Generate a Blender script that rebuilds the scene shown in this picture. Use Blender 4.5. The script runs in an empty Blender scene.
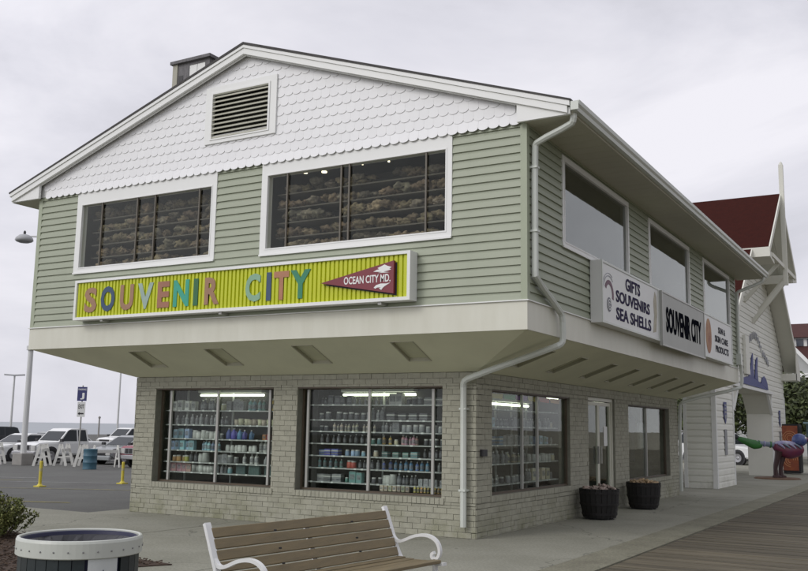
import bpy, bmesh, math, random
from mathutils import Vector, Matrix, noise
random.seed(11)
R = math.radians
S = bpy.context.scene
C = S.collection

# ------------------------------------------------------------------ camera
cam_d = bpy.data.cameras.new('camera'); cam = bpy.data.objects.new('camera', cam_d); C.objects.link(cam)
CAM = Vector((4.80325529, -11.61873593, 1.6))
rt = Vector((0.86696089, 0.49811087, 0.01625978)); up = Vector((0.06130981, -0.13897371, 0.98839639)); fw = Vector((-0.49459067, 0.85590412, 0.15102385))
cam.matrix_world = Matrix(((rt.x, up.x, -fw.x, CAM.x), (rt.y, up.y, -fw.y, CAM.y), (rt.z, up.z, -fw.z, CAM.z), (0, 0, 0, 1)))
cam_d.sensor_width = 36; cam_d.lens = 41.59; cam_d.clip_end = 9000; cam_d.clip_start = .05
S.camera = cam

# ------------------------------------------------------------------ sky and light (thin bright overcast, glow from the front left)
SUN_AZ = Vector((-0.42, -0.90, 0)).normalized(); SUN_EL = R(33)
sun_dir = Vector((SUN_AZ.x*math.cos(SUN_EL), SUN_AZ.y*math.cos(SUN_EL), math.sin(SUN_EL)))
W = bpy.data.worlds.new('World'); S.world = W; W.use_nodes = True
nt = W.node_tree; nt.nodes.clear()
def N(t, ty, **kw):
    n = t.nodes.new(ty)
    for k, v in kw.items():
        if k in n.inputs.keys(): n.inputs[k].default_value = v
        else: setattr(n, k, v)
    return n
out = N(nt, 'ShaderNodeOutputWorld'); bg = N(nt, 'ShaderNodeBackground'); bg.inputs['Strength'].default_value = 0.1
sky = N(nt, 'ShaderNodeTexSky'); sky.sky_type = 'NISHITA'; sky.sun_disc = False
sky.sun_elevation = SUN_EL; sky.sun_rotation = math.atan2(sun_dir.x, sun_dir.y)
tc = N(nt, 'ShaderNodeTexCoord'); mp = N(nt, 'ShaderNodeMapping'); mp.inputs['Scale'].default_value = (1, 1, 2.3); mp.inputs['Location'].default_value = (1.15, .6, .2)
nt.links.new(tc.outputs['Generated'], mp.inputs['Vector'])
nz = N(nt, 'ShaderNodeTexNoise'); nz.inputs['Scale'].default_value = 2.0; nz.inputs['Detail'].default_value = 7; nz.inputs['Roughness'].default_value = .56; nz.inputs['Distortion'].default_value = .35
nt.links.new(mp.outputs[0], nz.inputs['Vector'])
cr = N(nt, 'ShaderNodeValToRGB')
e = cr.color_ramp.elements
e[0].position = .33; e[0].color = (.58, .58, .635, 1)
e[1].position = .62; e[1].color = (.93, .915, .975, 1)
m_ = e.new(.47); m_.color = (.755, .75, .82, 1)
nt.links.new(nz.outputs['Fac'], cr.inputs['Fac'])
# overcast sky is brighter overhead and round the veiled sun
sep = N(nt, 'ShaderNodeSeparateXYZ'); nt.links.new(tc.outputs['Generated'], sep.inputs[0])
mz = N(nt, 'ShaderNodeMapRange'); mz.inputs['From Min'].default_value = .35; mz.inputs['From Max'].default_value = 1; mz.inputs['To Min'].default_value = 9.3; mz.inputs['To Max'].default_value = 9.6
nt.links.new(sep.outputs['Z'], mz.inputs['Value'])
dotn = N(nt, 'ShaderNodeVectorMath'); dotn.operation = 'DOT_PRODUCT'; dotn.inputs[1].default_value = sun_dir
nt.links.new(tc.outputs['Generated'], dotn.inputs[0])
ms = N(nt, 'ShaderNodeMapRange'); ms.inputs['From Min'].default_value = -.1; ms.inputs['From Max'].default_value = 1; ms.inputs['To Min'].default_value = 1; ms.inputs['To Max'].default_value = 1.5
nt.links.new(dotn.outputs['Value'], ms.inputs['Value'])
mm = N(nt, 'ShaderNodeMath'); mm.operation = 'MULTIPLY'; nt.links.new(mz.outputs[0], mm.inputs[0]); nt.links.new(ms.outputs[0], mm.inputs[1])
me_ = N(nt, 'ShaderNodeMapRange'); me_.inputs['From Min'].default_value = -.1; me_.inputs['From Max'].default_value = .9; me_.inputs['To Min'].default_value = 1; me_.inputs['To Max'].default_value = .66
nt.links.new(sep.outputs['X'], me_.inputs['Value']); m2_ = N(nt, 'ShaderNodeMath'); m2_.operation = 'MULTIPLY'; nt.links.new(mm.outputs[0], m2_.inputs[0]); nt.links.new(me_.outputs[0], m2_.inputs[1])
vs = N(nt, 'ShaderNodeVectorMath'); vs.operation = 'SCALE'; nt.links.new(cr.outputs['Color'], vs.inputs[0]); nt.links.new(m2_.outputs[0], vs.inputs['Scale'])
mx = N(nt, 'ShaderNodeMix'); mx.data_type = 'RGBA'; mx.inputs['Factor'].default_value = .97
nt.links.new(sky.outputs[0], mx.inputs['A']); nt.links.new(vs.outputs[0], mx.inputs['B'])
nt.links.new(mx.outputs['Result'], bg.inputs['Color']); nt.links.new(bg.outputs[0], out.inputs['Surface'])
sl = bpy.data.lights.new('sun', 'SUN'); sl.energy = .95; sl.angle = R(22); sl.color = (1, .97, .92)
sun = bpy.data.objects.new('sun', sl); C.objects.link(sun)
sun.rotation_euler = (-sun_dir).to_track_quat('-Z', 'Y').to_euler(); sun.location = (0, 0, 40)
S.view_settings.view_transform = 'Standard'; S.view_settings.look = 'None'; S.view_settings.gamma = 1; S.view_settings.exposure = .07
S.view_settings.use_curve_mapping = False

# ------------------------------------------------------------------ materials
MATS = {}
def mat(name, col, rough=.6, var=.12, scale=3.0, bump=0.0, bscale=60, metal=0, spec=.5, stretch=(1, 1, 1), island=0, dirt=None, second=None, speck=0, crack=0):
    """principled + object-space noise variation; island = random value per loose piece; dirt=(z0,z1,colour)"""
    if name in MATS: return MATS[name]
    m = bpy.data.materials.new(name); m.use_nodes = True; t = m.node_tree; b = t.nodes['Principled BSDF']
    b.inputs['Roughness'].default_value = rough; b.inputs['Metallic'].default_value = metal
    b.inputs['Specular IOR Level'].default_value = spec
    geo = N(t, 'ShaderNodeNewGeometry'); mp = N(t, 'ShaderNodeMapping'); mp.inputs['Scale'].default_value = stretch
    t.links.new(geo.outputs['Position'], mp.inputs['Vector'])
    n = N(t, 'ShaderNodeTexNoise'); n.inputs['Scale'].default_value = scale; n.inputs['Detail'].default_value = 5; n.inputs['Roughness'].default_value = .6
    t.links.new(mp.outputs[0], n.inputs['Vector'])
    c2 = second if second else tuple(c*.62 for c in col)
    mr = N(t, 'ShaderNodeMapRange'); mr.inputs['From Min'].default_value = .3; mr.inputs['From Max'].default_value = .7
    mr.inputs['To Max'].default_value = min(1, var*2.2)
    t.links.new(n.outputs['Fac'], mr.inputs['Value'])
    mix = N(t, 'ShaderNodeMix'); mix.data_type = 'RGBA'; mix.inputs['A'].default_value = (*col, 1); mix.inputs['B'].default_value = (*c2, 1)
    t.links.new(mr.outputs[0], mix.inputs['Factor']); last = mix.outputs['Result']
    if island:
        hs = N(t, 'ShaderNodeHueSaturation'); mv = N(t, 'ShaderNodeMapRange'); mv.inputs['To Min'].default_value = 1-island; mv.inputs['To Max'].default_value = 1+island
        t.links.new(geo.outputs['Random Per Island'], mv.inputs['Value']); t.links.new(mv.outputs[0], hs.inputs['Value'])
        t.links.new(last, hs.inputs['Color']); last = hs.outputs['Color']
    if dirt:
        z0, z1, dc = dirt[:3]
        sp = N(t, 'ShaderNodeSeparateXYZ'); t.links.new(geo.outputs['Position'], sp.inputs[0])
        zr = N(t, 'ShaderNodeMapRange'); zr.inputs['From Min'].default_value = z0; zr.inputs['From Max'].default_value = z1; zr.inputs['To Min'].default_value = 1; zr.inputs['To Max'].default_value = 0
        t.links.new(sp.outputs['Z'], zr.inputs['Value'])
        n2 = N(t, 'ShaderNodeTexNoise'); n2.inputs['Scale'].default_value = 2.2; n2.inputs['Detail'].default_value = 8; n2.inputs['Roughness'].default_value = .7
        t.links.new(geo.outputs['Position'], n2.inputs['Vector'])
        r2 = N(t, 'ShaderNodeMapRange'); r2.inputs['From Min'].default_value = .45; r2.inputs['From Max'].default_value = .62
        t.links.new(n2.outputs['Fac'], r2.inputs['Value'])
        mu = N(t, 'ShaderNodeMath'); mu.operation = 'MULTIPLY'; t.links.new(zr.outputs[0], mu.inputs[0]); t.links.new(r2.outputs[0], mu.inputs[1])
        mu2 = N(t, 'ShaderNodeMath'); mu2.operation = 'MULTIPLY'; mu2.inputs[1].default_value = dirt[3] if len(dirt) > 3 else .8; t.links.new(mu.outputs[0], mu2.inputs[0])
        mx = N(t, 'ShaderNodeMix'); mx.data_type = 'RGBA'; mx.inputs['B'].default_value = (*dc, 1)
        t.links.new(mu2.outputs[0], mx.inputs['Factor']); t.links.new(last, mx.inputs['A']); last = mx.outputs['Result']
    if speck:      # fine aggregate grain and small dark spots
        n3 = N(t, 'ShaderNodeTexNoise'); n3.inputs['Scale'].default_value = 28; n3.inputs['Detail'].default_value = 6; n3.inputs['Roughness'].default_value = .8
        t.links.new(geo.outputs['Position'], n3.inputs['Vector']); r3 = N(t, 'ShaderNodeMapRange'); r3.inputs['From Min'].default_value = .35; r3.inputs['From Max'].default_value = .7; r3.inputs['To Min'].default_value = 1-speck; r3.inputs['To Max'].default_value = 1+speck*.7
        t.links.new(n3.outputs['Fac'], r3.inputs['Value']); h3 = N(t, 'ShaderNodeHueSaturation'); t.links.new(r3.outputs[0], h3.inputs['Value']); t.links.new(last, h3.inputs['Color']); last = h3.outputs['Color']
        v3 = N(t, 'ShaderNodeTexVoronoi'); v3.inputs['Scale'].default_value = 1.7; t.links.new(geo.outputs['Position'], v3.inputs['Vector'])
        r4 = N(t, 'ShaderNodeMapRange'); r4.inputs['From Min'].default_value = .035; r4.inputs['From Max'].default_value = .06; r4.inputs['To Min'].default_value = .55; t.links.new(v3.outputs['Distance'], r4.inputs['Value'])
        h4 = N(t, 'ShaderNodeHueSaturation'); t.links.new(r4.outputs[0], h4.inputs['Value']); t.links.new(last, h4.inputs['Color']); last = h4.outputs['Color']
    if crack:      # hairline cracks
        wn = N(t, 'ShaderNodeTexNoise'); wn.inputs['Scale'].default_value = 1.3; wn.inputs['Detail'].default_value = 6; t.links.new(geo.outputs['Position'], wn.inputs['Vector'])
        va = N(t, 'ShaderNodeVectorMath'); va.operation = 'MULTIPLY_ADD'; va.inputs[1].default_value = (1.1, 1.1, 1.1); t.links.new(wn.outputs['Color'], va.inputs[0]); t.links.new(geo.outputs['Position'], va.inputs[2])
        vc = N(t, 'ShaderNodeTexVoronoi'); vc.feature = 'DISTANCE_TO_EDGE'; vc.inputs['Scale'].default_value = .22; t.links.new(va.outputs[0], vc.inputs['Vector'])
        r5 = N(t, 'ShaderNodeMapRange'); r5.inputs['From Min'].default_value = .0; r5.inputs['From Max'].default_value = .004; r5.inputs['To Min'].default_value = 1-crack; t.links.new(vc.outputs['Distance'], r5.inputs['Value'])
        h5 = N(t, 'ShaderNodeHueSaturation'); t.links.new(r5.outputs[0], h5.inputs['Value']); t.links.new(last, h5.inputs['Color']); last = h5.outputs['Color']
    t.links.new(last, b.inputs['Base Color'])
    if bump:
        nb = N(t, 'ShaderNodeTexNoise'); nb.inputs['Scale'].default_value = bscale; nb.inputs['Detail'].default_value = 4
        t.links.new(mp.outputs[0], nb.inputs['Vector'])
        bp = N(t, 'ShaderNodeBump'); bp.inputs['Strength'].default_value = bump; bp.inputs['Distance'].default_value = .01
        t.links.new(nb.outputs['Fac'], bp.inputs['Height']); t.links.new(bp.outputs[0], b.inputs['Normal'])
    MATS[name] = m
    return m
def glass(name, ior, tint=(.75, .78, .76), rough=.0, wob=0.0, refl=(.92, .94, .9)):
    m = bpy.data.materials.new(name); m.use_nodes = True; t = m.node_tree; t.nodes.clear()
    o = N(t, 'ShaderNodeOutputMaterial'); mx = N(t, 'ShaderNodeMixShader'); tr = N(t, 'ShaderNodeBsdfTransparent'); gl = N(t, 'ShaderNodeBsdfGlossy')
    tr.inputs['Color'].default_value = (*tint, 1); gl.inputs['Roughness'].default_value = rough; gl.inputs['Color'].default_value = (*refl, 1); fr = N(t, 'ShaderNodeFresnel'); fr.inputs['IOR'].default_value = ior
    gg = N(t, 'ShaderNodeNewGeometry'); io = N(t, 'ShaderNodeMapRange'); io.inputs['To Min'].default_value = ior; io.inputs['To Max'].default_value = 1/ior
    t.links.new(gg.outputs['Backfacing'], io.inputs['Value']); t.links.new(io.outputs[0], fr.inputs['IOR'])   # same reflectance from both sides
    if wob:
        g = N(t, 'ShaderNodeNewGeometry'); nb = N(t, 'ShaderNodeTexNoise'); nb.inputs['Scale'].default_value = .9
        t.links.new(g.outputs['Position'], nb.inputs['Vector'])
        bp = N(t, 'ShaderNodeBump'); bp.inputs['Strength'].default_value = wob; bp.inputs['Distance'].default_value = .02
        t.links.new(nb.outputs['Fac'], bp.inputs['Height']); t.links.new(bp.outputs[0], gl.inputs['Normal'])
    t.links.new(fr.outputs[0], mx.inputs[0]); t.links.new(tr.outputs[0], mx.inputs[1]); t.links.new(gl.outputs[0], mx.inputs[2]); t.links.new(mx.outputs[0], o.inputs[0])
    return m
def emit(name, col, s):
    m = bpy.data.materials.new(name); m.use_nodes = True; t = m.node_tree; t.nodes.clear()
    o = N(t, 'ShaderNodeOutputMaterial'); em = N(t, 'ShaderNodeEmission'); em.inputs['Color'].default_value = (*col, 1); em.inputs['Strength'].default_value = s
    t.links.new(em.outputs[0], o.inputs[0]); return m

M_BRICK = mat('painted_brick', (.375, .37, .295), .9, .2, 7, .7, 45, island=.06, dirt=(.0, .6, (.16, .165, .08), .6))
M_MORTAR = mat('mortar', (.235, .235, .19), .95, .3, 8, .5, 80)
M_SIDE = mat('sage_siding', (.335, .365, .275), .5, .12, 1.6, .08, 30, stretch=(2, 2, .12), second=(.25, .285, .20))
M_TRIMG = mat('sage_trim', (.36, .40, .29), .5, .1, 1)
M_WHITE = mat('white_trim', (.78, .79, .77), .45, .06, 1.3, second=(.62, .63, .58))
M_SHINGLE = mat('white_scallop_shingle', (.78, .785, .79), .5, .07, 1.0, island=.015, second=(.70, .71, .70))
M_CREAM = mat('cream_metal', (.65, .65, .56), .45, .16, 1.6, second=(.48, .47, .37), stretch=(2.2, 2.2, .5))
M_SOFFIT = mat('soffit_paint', (.74, .74, .55), .7, .14, 1.2)
M_EAVE = mat('eave_soffit', (.50, .49, .39), .6, .08, 1)
M_ROOF = mat('grey_roof_shingle', (.085, .082, .08), .95, .4, 9, .6, 50)
M_GUTTER = mat('gutter_metal', (.60, .63, .58), .35, .15, 1.6, second=(.42, .45, .4))
M_CONC = mat('sidewalk_concrete', (.318, .315, .258), .9, .3, .8, .45, 90, second=(.195, .195, .15), speck=.3, crack=.5)
M_CONC2 = mat('concrete_kerb_strip', (.265, .26, .19), .9, .35, 1.6, .45, 90, second=(.15, .14, .10), speck=.4)
M_ASPH = mat('parking_asphalt', (.122, .126, .112), .9, .4, .5, .5, 70, second=(.085, .083, .078), speck=.35)
M_SAND = mat('sandy_ground', (.24, .22, .17), .95, .2, .05)
M_BOARD = mat('boardwalk_plank', (.140, .120, .080), .8, .4, 3, .35, 50, stretch=(.25, 3, 1), island=.35, second=(.06, .052, .033))
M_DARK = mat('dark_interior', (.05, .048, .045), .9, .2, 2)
M_INT = mat('interior_wall', (.17, .16, .13), .9, .15, 1)
M_MULL = mat('aluminium', (.42, .42, .39), .4, .1, 4, metal=.4)
M_BROWNF = mat('bronze_frame', (.10, .075, .05), .5, .2, 4)
M_YEL = mat('yellow_sign_panel', (.52, .57, .012), .4, .10, 1.5, second=(.40, .45, .01))
M_RED = mat('maroon_roof', (.048, .014, .011), .95, .35, 7, .5, 30, second=(.036, .012, .010), spec=.05)
M_WSIDE = mat('white_lap_siding', (.76, .765, .69), .5, .1, 1, dirt=(0, .6, (.35, .34, .27), .5))
M_WSHADE = mat('white_soffit', (.70, .70, .62), .6, .1, 1)
M_BLACK = mat('black_paint', (.02, .02, .022), .5, .1, 3)
M_SHELF = mat('shelf_metal', (.45, .46, .45), .4, .1, 3)
G_FRONT = glass('shop_glass', 1.3, (.93, .96, .94))
G_UP = glass('upper_front_glass', 1.3, (.93, .94, .91), wob=.1)
G_SIDE = glass('tinted_side_glass', 2.9, (.5, .53, .53), wob=.12)
G_LOWSIDE = glass('side_shop_glass', 1.33, (.90, .93, .91), wob=.1)
E_TUBE = emit('fluorescent_tube', (.95, 1, .75), 4.5)
E_SPOT = emit('ceiling_spot', (1, .9, .65), 2.5)

# ------------------------------------------------------------------ helpers
ORG = {}
def finish(o, label=None, cat=None, group=None, kind=None):
    if label: o['label'] = label
    if cat: o['category'] = cat
    if group: o['group'] = group
    if kind: o['kind'] = kind
    return o
def root(name, loc, label, cat, group=None, rz=0, world=True):
    o = bpy.data.objects.new(name, None); C.objects.link(o); o.empty_display_size = .2
    o.location = loc; o.rotation_euler = (0, 0, rz); finish(o, label, cat, group)
    ORG[o] = Vector(loc) if world else Vector((0, 0, 0))
    return o
def obj(name, bm, m, parent=None, smooth=False, label=None, cat=None, group=None, kind=None):
    """bm is in world coordinates; shifted into the parent's frame (or recentred on its own base when top-level)"""
    me = bpy.data.meshes.new(name)
    if parent is not None:
        off = ORG[parent]
    else:
        vs = [v.co for v in bm.verts]
        if kind == 'structure' or not vs: off = Vector((0, 0, 0))
        else: off = Vector(((min(v.x for v in vs)+max(v.x for v in vs))/2, (min(v.y for v in vs)+max(v.y for v in vs))/2, min(v.z for v in vs)))
    if off.length > 0: bmesh.ops.translate(bm, vec=-off, verts=bm.verts)
    bm.normal_update(); bm.to_mesh(me); bm.free()
    for mm in (m if isinstance(m, (list, tuple)) else [m]): me.materials.append(mm)
    if smooth:
        for p in me.polygons: p.use_smooth = True
    o = bpy.data.objects.new(name, me); C.objects.link(o)
    if parent is not None: o.parent = parent; ORG[o] = ORG[parent]
    else: o.location = off; ORG[o] = off
    finish(o, label, cat, group, kind)
    return o
def B(): return bmesh.new()
def box(bm, x0, x1, y0, y1, z0, z1, mi=0):
    x0, x1 = sorted((x0, x1)); y0, y1 = sorted((y0, y1)); z0, z1 = sorted((z0, z1))
    v = [bm.verts.new(p) for p in ((x0, y0, z0), (x1, y0, z0), (x1, y1, z0), (x0, y1, z0), (x0, y0, z1), (x1, y0, z1), (x1, y1, z1), (x0, y1, z1))]
    fs = [bm.faces.new([v[i] for i in f]) for f in ((0, 3, 2, 1), (4, 5, 6, 7), (0, 1, 5, 4), (1, 2, 6, 5), (2, 3, 7, 6), (3, 0, 4, 7))]
    for f in fs: f.material_index = mi
    return v
def obox(bm, c, ax, ay, az, hx, hy, hz, mi=0):
    """oriented box: centre, unit axes, half sizes"""
    vs = box(bm, -hx, hx, -hy, hy, -hz, hz, mi)
    for v in vs:
        p = v.co.copy(); v.co = Vector(c) + Vector(ax)*p.x + Vector(ay)*p.y + Vector(az)*p.z
    return vs
def bar(bm, a, b, w, h=None, upv=(0, 0, 1), mi=0):
    a = Vector(a); b = Vector(b); d = (b-a); L = d.length; d.normalize(); u = Vector(upv)
    s = d.cross(u)
    if s.length < 1e-4: s = d.cross(Vector((1, 0, 0)))
    s.normalize(); u = s.cross(d)
    return obox(bm, (a+b)/2, d, s, u, L/2, w/2, (h or w)/2, mi)
def quad(bm, *ps, mi=0):
    f = bm.faces.new([bm.verts.new(p) for p in ps]); f.material_index = mi; return f
def prism(bm, pts, vec, mi=0):
    """closed polygon extruded along vec"""
    a = [bm.verts.new(p) for p in pts]; b = [bm.verts.new(Vector(p)+Vector(vec)) for p in pts]; n = len(pts)
    fs = [bm.faces.new(a), bm.faces.new(b[::-1])]
    for i in range(n): fs.append(bm.faces.new([a[i], b[i], b[(i+1) % n], a[(i+1) % n]][::-1]))
    for f in fs: f.material_index = mi
    bmesh.ops.recalc_face_normals(bm, faces=fs)
def tube(bm, pts, r, seg=10, caps=True, sx=1.0):
    """tube along pts; r a number or a list; parallel transport"""
    pts = [Vector(p) for p in pts]; n = len(pts); rs = r if isinstance(r, (list, tuple)) else [r]*n
    t0 = (pts[1]-pts[0]).normalized(); ref = Vector((0, 0, 1)) if abs(t0.z) < .9 else Vector((1, 0, 0))
    nrm = t0.cross(ref).normalized(); rings = []
    for i in range(n):
        t = ((pts[min(i+1, n-1)]-pts[i]).normalized() + (pts[i]-pts[max(i-1, 0)]).normalized())
        t = t.normalized() if t.length > 1e-6 else t0
        nrm = (nrm - t*nrm.dot(t)).normalized(); bi = t.cross(nrm)
        rings.append([bm.verts.new(pts[i] + nrm*math.cos(2*math.pi*k/seg)*rs[i]*sx + bi*math.sin(2*math.pi*k/seg)*rs[i]) for k in range(seg)])
    for i in range(n-1):
        for k in range(seg): bm.faces.new([rings[i][k], rings[i][(k+1) % seg], rings[i+1][(k+1) % seg], rings[i+1][k]])
    if caps: bm.faces.new(rings[0][::-1]); bm.faces.new(rings[-1])
def smoothpath(pts, it=2):
    pts = [Vector(p) for p in pts]
    for _ in range(it):
        q = [pts[0]]
        for a, b in zip(pts, pts[1:]): q += [a*.75+b*.25, a*.25+b*.75]
        q.append(pts[-1]); pts = q
    return pts
def lathe(bm, prof, c, seg=24, mi=0):
    """prof: list of (r, z)"""
    rings = []
    for r, z in prof:
        if r < 1e-5: rings.append([bm.verts.new((c[0], c[1], c[2]+z))])
        else: rings.append([bm.verts.new((c[0]+r*math.cos(2*math.pi*k/seg), c[1]+r*math.sin(2*math.pi*k/seg), c[2]+z)) for k in range(seg)])
    for a, b in zip(rings, rings[1:]):
        for k in range(seg):
            k2 = (k+1) % seg
            if len(a) == 1 and len(b) == 1: continue
            if len(a) == 1: f = bm.faces.new([a[0], b[k2], b[k]])
            elif len(b) == 1: f = bm.faces.new([a[k], a[k2], b[0]])
            else: f = bm.faces.new([a[k], a[k2], b[k2], b[k]])
            f.material_index = mi
def rects(a0, a1, z0, z1, ops):
    """cells of a rectangle left after the openings (each (a0,a1,z0,z1)) are cut out"""
    xs = sorted({a0, a1} | {min(max(v, a0), a1) for o in ops for v in o[:2]}); zs = sorted({z0, z1} | {min(max(v, z0), z1) for o in ops for v in o[2:]})
    res = []
    for i in range(len(xs)-1):
        for j in range(len(zs)-1):
            mx_, mz_ = (xs[i]+xs[i+1])/2, (zs[j]+zs[j+1])/2
            if not any(o[0] < mx_ < o[1] and o[2] < mz_ < o[3] for o in ops): res.append((xs[i], xs[i+1], zs[j], zs[j+1]))
    return res
def spans(a0, a1, za, zb, ops):
    segs = [(a0, a1)]
    for o in ops:
        if o[2] < (za+zb)/2 < o[3]:
            ns = []
            for s in segs:
                if o[1] <= s[0] or o[0] >= s[1]: ns.append(s); continue
                if o[0] > s[0]: ns.append((s[0], o[0]))
                if o[1] < s[1]: ns.append((o[1], s[1]))
            segs = ns
    return segs
class Face:
    """a wall plane: (a, d, z) with a along the wall, d outward distance"""
    def __init__(s, axis, k, sign): s.axis, s.k, s.s = axis, k, sign
    def p(s, a, d, z): return (a, s.k+s.s*d, z) if s.axis == 'x' else (s.k+s.s*d, a, z)
    def box(s, bm, a0, a1, d0, d1, z0, z1, mi=0):
        p = s.p(a0, d0, z0); q = s.p(a1, d1, z1); return box(bm, p[0], q[0], p[1], q[1], p[2], q[2], mi)
    def quad(s, bm, pts): 
        f = bm.faces.new([bm.verts.new(s.p(*q)) for q in pts]); return f
def text_bm(txt, origin, ax, ay, w, h, depth=.004, bold=.02, space=1.0, shear=0):
    """text fitted to a w x h box; origin is its lower-left corner, ax reading direction, ay up"""
    cu = bpy.data.curves.new('t', 'FONT'); cu.body = txt; cu.size = 1; cu.offset = bold; cu.extrude = .01; cu.space_character = space; cu.resolution_u = 3; cu.shear = shear
    o = bpy.data.objects.new('t', cu); C.objects.link(o); dg = bpy.context.evaluated_depsgraph_get(); dg.update()
    me = bpy.data.meshes.new_from_object(o.evaluated_get(dg)); bm = bmesh.new(); bm.from_mesh(me)
    bpy.data.objects.remove(o); bpy.data.meshes.remove(me); bpy.data.curves.remove(cu)
    xs = [v.co.x for v in bm.verts]; ys = [v.co.y for v in bm.verts]; x0, x1, y0, y1 = min(xs), max(xs), min(ys), max(ys)
    ax = Vector(ax); ay = Vector(ay); an = ax.cross(ay)
    for v in bm.verts:
        c = v.co; v.co = Vector(origin) + ax*((c.x-x0)/(x1-x0)*w) + ay*((c.y-y0)/(y1-y0)*h) + an*((c.z+.01)/.02*depth)
    return bm
def merge(dst, src):
    me = bpy.data.meshes.new('m'); src.to_mesh(me); src.free(); dst.from_mesh(me); bpy.data.meshes.remove(me)

# ------------------------------------------------------------------ building numbers (metres)
WX = -9.964; LY = 14.74
ZT, ZB, ZW = 3.324, 2.935, 5.827
SF, SS, SL = 1.166, -1.298, WX+1.619      # brick planes: front y, right x, left x
LB = 13.351; ZBR = 2.456
RX, RZ = -4.98, 7.93; EX, EZ = .72, 5.99   # ridge and right eave (roof top)
SLOPE = (RZ-EZ)/(EX-RX)
roofz = lambda x: RZ - SLOPE*abs(x-RX)

# ------------------------------------------------------------------ the setting
def sheet(name, x0, x1, y0, y1, z, m, kind='structure', thick=0):
    b = B()
    if thick: box(b, x0, x1, y0, y1, z-thick, z)
    else: quad(b, (x0, y0, z), (x1, y0, z), (x1, y1, z), (x0, y1, z))
    return obj(name, b, m, kind=kind)
sheet('ground', -128, 3000, -3000, 3000, -.46, M_SAND)
m = mat('sea_water', (.10, .135, .155), .28, .3, .02, .5, .6, stretch=(1, .4, 1), second=(.15, .19, .21)); sheet('sea', -6000, -127.5, -6000, 6000, -.75, m)
def lotz(x, y): return -.06-.0135*min(max(-.8*(x+9)+.6*(y-.5), 0), 26)     # the lot falls gently away from the shop
def lot_grid(bm, x0, x1, y0, y1, dx, dy, off=0):
    nx = max(1, round((x1-x0)/dx)); ny = max(1, round((y1-y0)/dy)); vv = [[bm.verts.new((x0+(x1-x0)*i/nx, y0+(y1-y0)*j/ny, lotz(x0+(x1-x0)*i/nx, y0+(y1-y0)*j/ny)+off)) for j in range(ny+1)] for i in range(nx+1)]
    for i in range(nx):
        for j in range(ny): bm.faces.new([vv[i][j], vv[i+1][j], vv[i+1][j+1], vv[i][j+1]])
b = B(); lot_grid(b, -60, -8.80, .56, 60, .8, .8); obj('parking_lot', b, M_ASPH, kind='structure')
b = B(); box(b, -127, -60, .56, 160, -.5, -.411); box(b, -60, -8.8, 60, 160, -.5, -.411); obj('outer_parking_lot', b, M_ASPH, kind='structure')
b = B()   # sidewalk slabs with narrow joints
def slabs(x0, x1, y0, y1, sx, sy, g=.009):
    nx = max(1, round((x1-x0)/sx)); ny = max(1, round((y1-y0)/sy))
    for i in range(nx):
        for j in range(ny):
            dz = random.uniform(-.0015, .0015)
            box(b, x0+(x1-x0)*i/nx+g/2, x0+(x1-x0)*(i+1)/nx-g/2, y0+(y1-y0)*j/ny+g/2, y0+(y1-y0)*(j+1)/ny-g/2, -.12, dz)
slabs(-8.75, .62, .55, 60, 3.1, 3.0); slabs(-127, .62, -24, .55, 3.1, 3.0)
obj('sidewalk', b, M_CONC, kind='structure')
b2_ = b; b = B(); box(b, -127, .62, -24, .54, -.47, -.02); box(b, -8.74, .62, .54, 60, -.47, -.02); obj('pavement_bed', b, M_MORTAR, kind='structure')
b = B()
for j in range(45): box(b, .628, 1.17, -24+j*1.9, -24+j*1.9+1.892, -.12, .004+random.uniform(-.002, .002))
obj('kerb_strip', b, M_CONC2, kind='structure')
b = B(); y = -20.0
while y < 75:
    x = 1.2; 
    while x < 26:
        L = random.choice((3.6, 4.8, 4.2)); 
        z = random.uniform(-.006, .0)
        box(b, x, min(26, x+L-.006), y, y+.137, -.06, z); x += L
    y += .145
obj('boardwalk', b, M_BOARD, kind='structure')
sheet('boardwalk_bed', 1.18, 26, -20, 75, -.055, M_BLACK)
# painted parking lines
M_PYEL = mat('road_yellow', (.42, .36, .10), .8, .5, 4, second=(.16, .15, .1)); M_PWH = mat('road_white', (.42, .42, .40), .8, .4, 4, second=(.2, .2, .2))
def stripe(bm, a, b_, w):
    a = Vector((*a, 0)); b_ = Vector((*b_, 0)); d = (b_-a).normalized(); s = Vector((-d.y, d.x, 0))*w/2; n = max(1, int((b_-a).length/.5)); pv = None
    for i in range(n+1):
        p = a.lerp(b_, i/n); q = [p-s, p+s]; cur = [bm.verts.new((v.x, v.y, lotz(v.x, v.y)+.008)) for v in q]
        if pv: bm.faces.new([pv[0], cur[0], cur[1], pv[1]])
        pv = cur
b = B(); stripe(b, (-17.2, .9), (-11.6, 2.6), .12); stripe(b, (-21.5, 3.9), (-8.9, 9.0), .09); stripe(b, (-30, 5.2), (-21, 8.8), .1)
obj('yellow_parking_line', b, M_PYEL, kind='structure')
b = B(); stripe(b, (-29, 4.6), (-8.9, 12.7), .10)
for k in range(14): stripe(b, (-49+k*2.75, 19.2), (-49+k*2.75, 24.2), .1)
stripe(b, (-23.4, 9.7), (-22.1, 10.2), .16)
obj('white_parking_line', b, M_PWH, kind='structure')

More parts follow.
